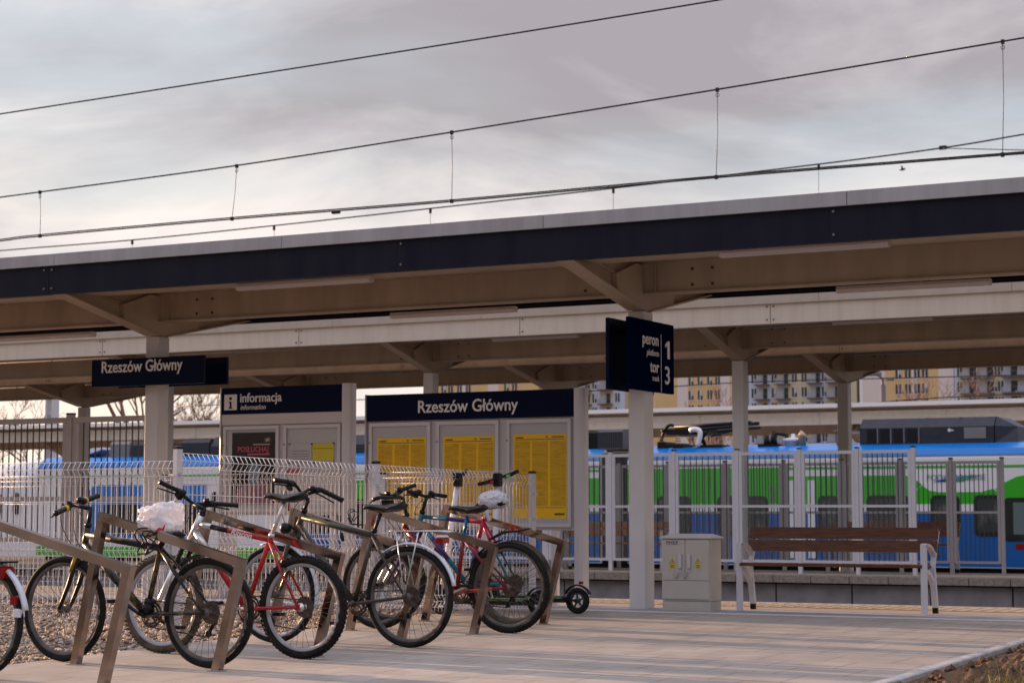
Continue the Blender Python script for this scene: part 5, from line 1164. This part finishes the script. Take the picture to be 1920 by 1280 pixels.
    for a_, c_, s in ((gn, gni, 1), (gf, gfi, -1)):
        b.cut(); d = (cl_-c_).normalized(); m = c_+d*.035; b.tube([c_+d*.005, c_+d*.02, c_+d*.045, c_+d*.05], [.020,.025,.024,.018], 10); b.tube([c_+d*.055+Vector((0,0,.018)), c_+d*.085+Vector((0,0,.02))], [.022,.018], 10); b.bar(c_+d*.03+Vector((-.02,0,-.012)), c_+d*.08+Vector((-.03,0,-.018)), .03, .022); b.tube([c_+d*.06+Vector((-.01,0,.0)), c_+d*.02+Vector((-.045,0,.028))], .006, 6); l0 = m+Vector((-.03,0,-.01)); b.tube([m, l0, c_.lerp(a_,.35)+Vector((-.05,0,-.02)), c_.lerp(a_,.85)+Vector((-.045,0,-.03))], [.008,.007,.006,.005], 6)
    b.build('brake_lever', g('lvm', M_black), hbar)
    b = MB()
    for q, (c_, tgt, bow) in enumerate(((gni, V(P['hb'])+Vector((-.03,-.02,0)), -.14), (gfi, V(P['hb'])+Vector((-.03,.02,.02)), -.11), (gfi, V(P['tt0'])+Vector((.03,.02,-.01)), -.08))):
        c0 = c_.lerp(cl_, .35); b.tube(bez(c0, c0+Vector((bow,0,-.02)), tgt+Vector((bow*.8,0,.10)), tgt, 12), .0028, 5)
    b.build('cables', M_black, root)
    # rim brakes
    b = MB()
    for c_, R_w in ((V(P['fh']), r_f), (rh, r_r)):
        b.cut()
        if c_ is rh: d = (sc-rh).normalized()
        else: d = (cr-fh).normalized()
        for s in (-1, 1): b.cut(); p = c_+d*(R_w-.075)+Yv*s*.05; b.bar(p, p+d*.09-Yv*s*.02, .014, .02, up=(1,0,0)); b.box((p.x-.03,p.y-.010-(.012*s),p.z+.02),(p.x+.03,p.y+.006-(.012*s),p.z+.035))
    b.build('rim_brake', M_dirty, root)
    return frame, fork, w1, w2, hbar
def joints(Y, d):
    o = {}
    for k_, v in d.items():
        dy = v[2] if len(v) > 2 else 0.0; o[k_] = onY(v[0], v[1], Y+dy)
    return o
def mkbike(lab, Y, d, fm, R, tw, **k):
    P = joints(Y, d); g0 = gz(Y)
    P['fh'].z = g0+R; P['rh'].z = g0+R
    root = thing('bicycle', lab, 'bicycle', ((P['fh'].x+P['rh'].x)/2, Y, g0), 'bicycles parked at the racks')
    return root, P, bike(Y, root, P, fm, R, R, tw, **k)
# black and yellow bicycle
rootA, PA, (frA, fkA, wA1, wA2, hA) = mkbike('black and yellow mottled bicycle, nearest of the complete ones, bag on its saddle', 10.05+.10, dict(fh=(120,1147), rh=(391,1153), bb=(275,1151), ht=(165,987), hb=(156,1036), tt0=(163,1002), dt0=(160,1020),
    sc=(301,1027), sp=(308,1000), sn=(268,992), sr=(336,1001), st=(170,953), cl=(138,946), gn=(104,962,-.26), gni=(123,953,-.14), gfi=(160,938,.14), gf=(183,929,.26)), M_camo, .345, .024, dr=.025, tr=.022, crank=2.6, crm=M_black, spm=M_black, fkm=M_black, sw=.19, gr=.019, rimf=M_rim, rimr=M_rim)
b = MB()
for a_, c_ in (('gn','gni'),('gf','gfi')): b.cut(); b.tube([PA[c_].lerp(PA[a_], -.12), PA[c_].lerp(PA[a_], .1)], .0215, 12)
b.build('yellow_ring', mat('yellow plastic', (0.50,0.34,0.01), .5), hA)
b = MB(); b.tube([PA['hb'].lerp(PA['fh'], .03)+Vector((0,-.055,0)), PA['hb'].lerp(PA['fh'], .33)+Vector((0,-.055,0))], .0185, 10); b.build('yellow_crown', mat('worn yellow paint', (0.30,0.21,0.01), .5, var=.6, vscale=30), fkA)
fender(rootA, PA['rh'], .365, 1.35, 2.25, .024, M_black)
b = MB(); bbA = PA['bb']; b.tube([bbA+Vector((.015,-.0,.05)), bbA+Vector((.03,0,.10))], .035, 10); b.tube([bbA+Vector((-.02,-.02,.03)), bbA+Vector((.05,-.02,.04))], .035, 10); b.build('motor_housing', M_black, rootA)
b = MB(); c = onY(283,1014,10.02)
b.smooth = True
for k, (rx, rz, ox) in enumerate(((.065,.085,0),(.05,.075,.03),(.055,.06,-.01))):
    pts = [c+Vector((ox+rx*math.cos(a), -.05+.05*math.sin(a*2+k), rz*math.sin(a)-.01*k)) for a in [2*PI*q/24 for q in range(25)]]; b.tube(pts, .0045, 6)
tag(b.build('cable_lock', M_black), 'black looped cable lock hung on the rail below the crumpled bag', 'lock')
# red bicycle
rootC, PC, (frC, fkC, wC1, wC2, hC) = mkbike('red mountain bicycle with silver seatpost and silver fork', 10.95, dict(fh=(305,1133), rh=(568,1137), bb=(461,1140), ht=(377,966), hb=(357,1012), tt0=(374,982), dt0=(366,996),
    sc=(506,1012), sp=(534,938), sn=(497,929), sr=(569,927), st=(384,955), cl=(362,944), gn=(299,903,-.28), gni=(331,918,-.15), gfi=(405,944,.13), gf=(446,947,.25)), M_red, .338, .027, dr=.021, knobf=True, knobr=True, tyref=M_rubberd, rimf=M_rims, rimr=M_rims, hubm=M_silver, susp=True, boot=True, fkm=M_silver, crank=2.9, rise=.0, sw=.16)
b = MB(); P_ = PC; b.tube([P_['ht']+(P_['ht']-P_['hb'])*.02, P_['hb']-(P_['ht']-P_['hb'])*.02], .0245, 12); b.cut(); b.tube([P_['dt0'], P_['dt0'].lerp(P_['bb'], .26)], .0245, 12); b.cut(); b.tube([P_['tt0'], P_['tt0'].lerp(P_['sc'], .17)], .0195, 12); b.build('silver_lug', M_silver, frC)
b = MB(); b.tube([P_['tt0'].lerp(P_['sc'], .172), P_['tt0'].lerp(P_['sc'], .42)], .0182, 12); b.cut(); b.tube([P_['dt0'].lerp(P_['bb'], .262), P_['dt0'].lerp(P_['bb'], .35)], .0215, 12); b.build('black_section', M_black, frC)
d_ = (P_['sc']-P_['tt0']).normalized(); u_ = Vector((-d_.z,0,d_.x)) if d_.x > 0 else Vector((d_.z,0,-d_.x)); p = P_['tt0'].lerp(P_['sc'], .47)
text('Rincon', .046, (p.x-u_.x*.014, p.y-.0185, p.z-u_.z*.014), (d_.x,0,d_.z), (u_.x,0,u_.z), M_letter, frC, ext=.0008, shear=.3, bold=.0006, sx=1.35)
q = onY(541.5,950,10.9); b = MB(); b.disc(q, (1,.6,0), .026, .012, 16); b.build('reflector', M_redl, rootC)
# graphite and green trekking bicycle
rootD, PD, (frD, fkD, wD1, wD2, hD) = mkbike('dark grey trekking bicycle with silver rear mudguard and luggage carrier', 12.0, dict(fh=(515,1110), rh=(768,1114), bb=(664,1131), ht=(569,960), hb=(555,998), tt0=(567,970), dt0=(560,985),
    sc=(699,1003), sp=(714,962), sn=(683,950), sr=(755,945), st=(578,937), cl=(566,925), gn=(516,900,-.30), gni=(540,903,-.16), gfi=(600,917,.14), gf=(643,938,.27)), M_dark, .355, .022, tr=.021, dr=.026, crank=-2.2, crm=M_dirty, fkm=M_dark, sw=.22, gr=.019, rise=.02, rimf=M_rims, spm=M_black, tyrer=M_rubber)
b = MB(); P_ = PD; aa, cc = P_['tt0'].lerp(P_['sc'], .04), P_['tt0'].lerp(P_['sc'], .62); dd = (cc-aa).normalized(); nn = Vector((-dd.z,0,dd.x)); 
b.prism([aa+nn*.004-Vector((0,.0197,0)), cc+nn*.000-Vector((0,.0197,0)), cc+nn*.006-Vector((0,.0197,0)), aa+nn*.014-Vector((0,.0197,0))], (0,.003,0)); b.build('green_decal', M_green, frD)
b = MB(); aa = P_['dt0'].lerp(P_['bb'], .1); cc = P_['dt0'].lerp(P_['bb'], .26); dd = (cc-aa).normalized(); nn = Vector((-dd.z,0,dd.x))
b.prism([aa+nn*.012-Vector((0,.0245,0)), cc-nn*.012-Vector((0,.0245,0)), cc-nn*.006-Vector((0,.0245,0)), aa+nn*.016-Vector((0,.0245,0))], (0,.003,0)); b.prism([cc-nn*.002-Vector((0,.0245,0)), cc+dd*.05-nn*.012-Vector((0,.0245,0)), cc+dd*.05-nn*.006-Vector((0,.0245,0)), cc+nn*.012-Vector((0,.0245,0))], (0,.003,0)); b.build('white_decal', M_letter, frD)
fender(rootD, PD['rh'], .368, .22, 2.35, .026, M_mud); fender(rootD, PD['fh'], .368, -.25, 1.9, .026, M_mud)
b = MB(); rh = PD['rh']; zt = onY(790,995,12.0).z; xa, xb = onY(738,995,12).x, onY(845,995,12).x
for s in (-1, 1):
    b.tube([(xa-.02,12.0+s*.03,zt-.02),(xa,12.0+s*.055,zt),(xb-.04,12.0+s*.06,zt),(xb,12.0+s*.05,zt-.005)], .0055, 6)
    for px in (750, 793): b.tube([(onY(px,990,12).x,12.0+s*.057,zt),(rh.x,12.0+s*.072,rh.z+.01)], .0045, 6)
b.tube([(xb,12.0-.05,zt-.005),(xb,12.05,zt-.005)], .0055, 6)
for q in range(4): xx = xa+(xb-xa)*(.15+.22*q); b.tube([(xx,11.945,zt),(xx,12.055,zt)], .004, 5)
b.tube([(xa+.05,12.0,zt),(xb-.03,12.0,zt)], .004, 5)
b.tube([(xa-.02,11.97,zt-.02),P_['sc']+Vector((.02,-.02,.01))], .004, 5); cr_ = b.build('luggage_carrier', M_silver, rootD)
q = onY(830,1010,12.0); b = MB(); b.bbox((q.x-.035,11.95,q.z-.03),(q.x+.03,12.05,q.z+.012),.008); b.build('tail_light', M_redl, cr_)
b = MB(); b.bbox((q.x-.03,11.955,q.z+.0125),(q.x+.025,12.045,q.z+.026),.006); b.build('clear_reflector', M_clear, cr_)
q = onY(538,990,12.0); b = MB(); b.smooth = True; b.tube([q+Vector((.03,0,0)), q+Vector((.01,0,0)), q+Vector((-.02,0,0)), q+Vector((-.035,0,0))], [.018,.038,.042,.040], 14); b.bar(q+Vector((.02,0,.03)), PD['hb']+Vector((-.01,0,.02)), .012, .012); hl = b.build('headlight', M_black, rootD)
b = MB(); b.disc(q+Vector((-.037,0,0)), (1,0,0), .036, .006, 16); b.build('lens', M_clear, hl)
b = MB(); c = onY(659,970,11.95); b.smooth = True
for rx, rz, ox in ((.022,.05,0),(.03,.035,.02)): b.tube([c+Vector((ox+rx*math.cos(a), .02*math.sin(2*a), .01+rz*math.sin(a))) for a in [2*PI*q/18 for q in range(19)]], .0035, 5)
b.tube([c+Vector((-.03,0,0)), c+Vector((0,0,-.045)), c+Vector((.10,0,-.05))], .006, 6); b.tube([onY(640,998,11.95), onY(643,1014,11.95)], [.014,.012], 8)
tag(b.build('cable_lock', M_black), 'thin coiled cable lock lying on the top tube of the dark grey trekking bicycle', 'lock')
# dark red bicycle
rootE, PE, (frE, fkE, wE1, wE2, hE) = mkbike('dark red bicycle with black saddle on a blue seatpost', 13.5, dict(fh=(711,1100), rh=(954,1103), bb=(856,1110), ht=(763,968), hb=(757,1000), tt0=(762,975), dt0=(760,990),
    sc=(869,1009), sp=(876,967), sn=(842,952), sr=(909,950), st=(756,935), cl=(742,928), gn=(700,936,-.27), gni=(716,931,-.16), gfi=(752,918,.15), gf=(779,909,.27)), M_dred, .348, .025, tr=.020, dr=.024, crank=.35, fkm=M_silver, knobr=True, spm=mat('blue anodised post', (0.01,0.09,0.20), .3, metal=.6), sw=.17, pedm=M_black, rimf=M_rim, rimr=M_rim)
b = MB(); P_ = PE
b.tube([P_['bb']+Vector((.02,-.030,.004)), P_['rh'].lerp(P_['bb'],.25)+Vector((0,-.055,0))], .0145, 8); b.build('orange_stay_cover', M_orange, frE)
q = onY(722,932,13.3); b = MB(); b.bbox((q.x-.06,13.25,q.z-.015),(q.x+.10,13.42,q.z+.01),.006); b.bbox((q.x-.03,13.28,q.z-.07),(q.x+.04,13.38,q.z-.02),.01); b.build('bar_bag', M_black, hE)
d_ = (P_['bb']-P_['dt0']).normalized(); u_ = Vector((-d_.z,0,d_.x)); p = P_['dt0'].lerp(P_['bb'], .42)
text('ATB', .055, (p.x-u_.x*.018, p.y-.0235, p.z-u_.z*.018), (d_.x,0,d_.z), (u_.x,0,u_.z), M_letter, frE, ext=.0008, bold=.001) if False else None
b = MB()
for k in range(3): aa = p+d_*(.042*k); b.ring(aa-Vector((0,.0235,0)), (d_.x,0,d_.z), (u_.x,0,u_.z), .013, [(0,-.0008),(0,.0008),(.004,.0008),(.004,-.0008)], 12)
b.build('frame_decal', M_letter, frE)
fender(rootE, PE['rh'], .362, 1.75, 2.6, .022, M_black)
# violet and pink bicycle
rootF, PF, (frF, fkF, wF1, wF2, hF) = mkbike('teal, violet and pink bicycle with a tied bag on its saddle', 14.15, dict(fh=(731,1092), rh=(964,1092), bb=(877,1096), ht=(791,962), hb=(786,990), tt0=(790,968), dt0=(788,980),
    sc=(905,978), sp=(912,962), sn=(893,946), sr=(948,940), st=(800,932), cl=(797,930), gn=(765,921,-.22), gni=(775,923,-.14), gfi=(815,927,.16), gf=(836,930,.28)), M_teal, .345, .024, knobr=True, tyrer=M_rubberd, crank=.9, fkm=M_purple, spm=M_pink, sw=.16)
b = MB(); P_ = PF; 
b.tube([P_['tt0'].lerp(P_['sc'], .42), P_['tt0'].lerp(P_['sc'], .80)], .0180, 12); b.cut(); b.tube([P_['bb']+Vector((.01,-.026,0)), P_['bb'].lerp(P_['rh'], .5)+Vector((0,-.052,0))], .0140, 8); b.cut(); b.tube([P_['dt0'].lerp(P_['bb'], .25), P_['dt0'].lerp(P_['bb'], .6)], .0212, 12); b.cut(); b.tube([P_['sc'].lerp(P_['bb'], .45), P_['sc'].lerp(P_['bb'], .8)], .0182, 12); b.build('violet_section', M_purple, frF)
b = MB(); b.tube([P_['tt0'].lerp(P_['sc'], .801), P_['sc']], .0181, 12); b.tube([P_['sc']+(P_['sc']-P_['bb']).normalized()*.032, P_['sc'].lerp(P_['bb'], .449)], .0183, 12)
for s in (-1, 1): b.tube([P_['sc']+Vector((0,s*.0145,0)), P_['sc'].lerp(P_['rh'], .36)+Vector((0,s*.047,0))], .0108, 8)
b.build('pink_section', M_pink, frF)
b = MB(); aa = [onY(920,1010,14.1), onY(945,997,14.1), onY(972,995,14.1), onY(995,990,14.1)]; b.smooth = True
for s in range(3): b.tube([q+Vector((0,(s-1)*.018,0)) for q in aa], [.008,.010,.008,.004], 6)
b.build('clip_on_mudguard', M_black, rootF)
# bicycle cut by the left border
yH = 9.05; gH = gz(yH); rxH = onY(43,1178,yH).x-.345
PH = dict(rh=(rxH,yH,gH+.345), fh=(rxH-1.12,yH,gH+.345), bb=(rxH-.44,yH,gH+.30), sc=(rxH-.56,yH,gH+.78), sp=(rxH-.59,yH,gH+.92), ht=(rxH-.98,yH,gH+.86), hb=(rxH-.94,yH,gH+.70), tt0=(rxH-.97,yH,gH+.80), dt0=(rxH-.96,yH,gH+.76),
          sn=(rxH-.78,yH,gH+.94), sr=(rxH-.52,yH,gH+.95), st=(rxH-1.0,yH,gH+1.0), cl=(rxH-1.05,yH,gH+1.02), gn=(rxH-.9,yH-.29,gH+1.05), gni=(rxH-.98,yH-.17,gH+1.04), gfi=(rxH-.98,yH+.17,gH+1.04), gf=(rxH-.9,yH+.29,gH+1.05))
PH = {k_: Vector(v) for k_, v in PH.items()}
rootH = thing('bicycle', 'bicycle of which only the rear wheel with white mudguard shows at the left border', 'bicycle', (rxH-.5, yH, gH), 'bicycles parked at the racks')
bike(yH, rootH, PH, M_dark, .345, .345, .020, crank=.2)
fender(rootH, PH['rh'], .368, .18, 2.4, .028, M_mud)
q = onY(27,1125,yH-.02); b = MB(); b.bbox((q.x-.028,yH-.035,q.z-.025),(q.x+.022,yH+.035,q.z+.028),.008); b.build('reflector', M_redl, rootH)
q = onY(33,1147,yH-.02); b = MB(); b.bbox((q.x-.035,yH-.03,q.z-.03),(q.x+.02,yH+.03,q.z+.02),.01); b.build('mudguard_clip', M_mud, rootH)
b = MB(); zt = onY(10,1055,yH).z; xx = onY(22,1055,yH).x
for s in (-1, 1): b.tube([(xx-.5,yH+s*.05,zt),(xx,yH+s*.05,zt+.004)], .006, 6); b.tube([(xx-.25,yH+s*.05,zt),(PH['rh'].x,yH+s*.07,PH['rh'].z)], .005, 6)
b.box((xx-.40,yH-.06,zt+.004),(xx-.0,yH+.06,zt+.012)); cr_ = b.build('luggage_carrier', M_black, rootH)
q = onY(8,1071,yH); b = MB(); b.bbox((q.x-.05,yH-.05,q.z-.037),(q.x+.035,yH+.05,q.z+.032),.006); b.build('tail_light', M_redl, cr_)

# crumpled bags on the saddles
def bag(lab, c, sx_, sy_, sz_, seed, knot=None, lean=0.0):
    import bmesh
    bm = bmesh.new(); bmesh.ops.create_icosphere(bm, subdivisions=5, radius=1.0)
    for v in bm.verts:
        p = v.co.copy(); q = p*1.7+Vector((seed*3.1, 0, 0))
        r = abs(noise.noise(q*1.0))*.30+abs(noise.noise(q*2.3+Vector((0,0,p.x))))*.30+abs(noise.noise(q*4.5))*.06+abs(noise.noise(q*9))*.012
        r *= (.6 if seed == 2 else 1)
        s = (1.05-r)*(1 if seed == 2 else (abs(p.x)**4+abs(p.z)**4+abs(p.y)**4)**-.25*.92)
        v.co = Vector((p.x*s*sx_, p.y*s*sy_, p.z*s*sz_*(1+.35*p.x*lean)))
        if v.co.z < -sz_*.72: v.co.z = -sz_*.72+(v.co.z+sz_*.72)*.2
        v.co += Vector(c)
    me = bpy.data.meshes.new('plastic_bag'); bm.to_mesh(me); bm.free(); me.materials.append(M_bagm)
    for p in me.polygons: p.use_smooth = True
    o = bpy.data.objects.new('plastic_bag', me); COL.objects.link(o); tag(o, lab, 'plastic bag', 'plastic bags over saddles'); return o
q = onY(301,970,10.05); bag('large crumpled white bag wrapped over the saddle of the black and yellow bicycle', q, .165, .11, .105, 1, lean=.9)
q0 = onY(302,992,9.94); b = MB(); b.smooth = True; b.tube([q0+Vector((-.04,0,-.012)), q0+Vector((-.01,-.005,.004)), q0+Vector((.015,0,.0)), q0+Vector((.03,0,.03))], [.004,.011,.009,.003], 6)
tag(b.build('ribbon', mat('red plastic ribbon', (0.45,0.02,0.04), .5)), 'small red knot at the foot of the large crumpled bag', 'ribbon')
q = onY(925,938,14.15); bb_ = bag('smaller smooth white bag knotted over the saddle of the pink bicycle', q, .135, .10, .085, 2)
b = MB(); b.smooth = True; k0 = onY(913,957,14.05); b.tube([k0, k0+Vector((.005,0,-.03)), k0+Vector((.03,-.01,-.075))], [.028,.012,.02], 8); b.tube([k0, k0+Vector((-.01,0,-.03)), k0+Vector((-.03,0,-.06))], [.02,.010,.012], 8); b.build('knot', M_bagm, bb_)

# ================================================================== SCOOTERS
def scooter(lab, Y, pw, pr_, stem0, stem1, headx, turn=0.0, R=.116, green=True, bars=None, face=1):
    g0 = gz(Y); fx, rx = onY(pw,1125,Y).x, onY(pr_,1125,Y).x
    t = thing('electric_scooter', lab, 'scooter', ((fx+rx)/2, Y, g0), 'electric scooters behind the last rack')
    for nm, cx in (('front', fx), ('rear', rx)):
        c = Vector((cx, Y, g0+R)); w = thing_part('wheel', t, c)
        b = MB(); b.ring(c, (1,0,0), (0,0,1), R-.024, [(.024*math.cos(a)*.95,.024*math.sin(a)) for a in [2*PI*k/10 for k in range(10)]], 36); b.build('tyre', M_rubber, w)
        b = MB(); b.ring(c, (1,0,0), (0,0,1), R-.045, [(.0,-.018),(.0,.018),(-.01,.018),(-.01,-.018)], 28)
        for k in range(5): a = 2*PI*k/5+.4; b.bar(c, c+Vector((math.cos(a),0,math.sin(a)))*(R-.05), .012, .016, up=(0,1,0))
        b.disc(c, (0,1,0), .022, .05, 14); b.build('rim', M_silver if False else M_tdark, w)
    s0, s1 = onY(*stem0, Y), onY(*stem1, Y)
    b = MB(); b.smooth = True; b.tube([s0, s0.lerp(s1,.5), s1], [.030,.026,.024], 12); st = b.build('stem', M_mud, t)
    b = MB(); b.bar(s0+Vector((0,0,.05)), Vector((fx,Y,g0+R)), .06, .04, up=(1,0,0)); b.build('fork', M_black, t)
    b = MB(); dz = g0+.13; b.bbox((fx+.17,Y-.075,dz-.03),(rx-.10,Y+.075,dz+.022),.012); dk = b.build('deck', M_black, t)
    if green: b = MB(); b.box((fx+.5,Y-.079,dz+.006),(rx-.12,Y-.0755,dz+.018)); b.box((fx+.26,Y-.06,dz+.0225),(rx-.14,Y+.06,dz+.025)); b.build('green_strip', mat('pale green grip', (0.10,0.20,0.07), .7), dk)
    b = MB(); b.bar((fx+.18,Y,dz), s0+Vector((0,0,.0)), .05, .05, up=(0,1,0)); b.build('neck', M_black, t)
    b = MB(); b.bar((rx-.13,Y-.03,dz-.01), (rx,Y-.035,g0+R), .014, .035, up=(0,1,0)); b.bar((rx-.13,Y+.03,dz-.01), (rx,Y+.035,g0+R), .014, .035, up=(0,1,0)); b.build('rear_fork', M_black, t)
    fe = fender(t, Vector((rx,Y,g0+R)), R+.016, .45, 2.7, .032, M_black)
    b = MB(); b.bbox((rx+.02,Y-.02,g0+2*R+.03),(rx+.05,Y+.02,g0+2*R+.055),.004); b.build('tail_light', M_redl, fe)
    hx = s1+Vector((0,0,.02))
    b = MB(); b.bbox((hx.x-.035,hx.y-.04,hx.z-.05),(hx.x+.035,hx.y+.04,hx.z+.07),.012); hd = b.build('head_unit', M_black, t)
    g1, g2 = onY(*bars[0]), onY(*bars[1])
    b = MB(); b.tube([g1, hx+Vector((0,0,.02)), g2], .013, 10); b.build('handlebar', M_black, hd)
    b = MB()
    for g_ in (g1, g2): b.cut(); dd = (hx-g_).normalized(); b.tube([g_, g_+dd*.11], .018, 10)
    b.build('grip', M_black, hd)
    return t, hd, g1, g2, hx
t, hd, g1, g2, hx = scooter('white stemmed electric scooter at left, its handlebar seen end on', 15.25, 826, 1012, (830,1105), (858,905), 862, bars=((858,892,14.98),(874,882,15.52)))
b = MB(); b.ring(g1.lerp(hx,.35), (0,0,1), (1,0,0), .017, circ(.004,6), 14); b.build('red_ring', mat('red plastic', (0.4,0.03,0.04), .4), hd)
b = MB(); b.bbox((hx.x-.025,hx.y-.045,hx.z+.03),(hx.x+.03,hx.y-.041,hx.z+.068),.001); b.build('display', M_navy, hd)
t, hd, g1, g2, hx = scooter('white stemmed electric scooter at right, rear wheel showing past the last rack', 15.75, 900, 1083, (925,1095), (933,905), 935, bars=((898,907,15.48),(971,883,16.0)))
b = MB(); b.tube([g1.lerp(hx,.55), g1.lerp(hx,.72)], .019, 10); b.build('red_ring', MATS['red plastic'], hd)
b = MB(); b.tube([g2.lerp(hx,.45), g2.lerp(hx,.62)], .020, 10); b.build('green_ring', mat('green plastic', (0.2,0.5,0.1), .4), hd)
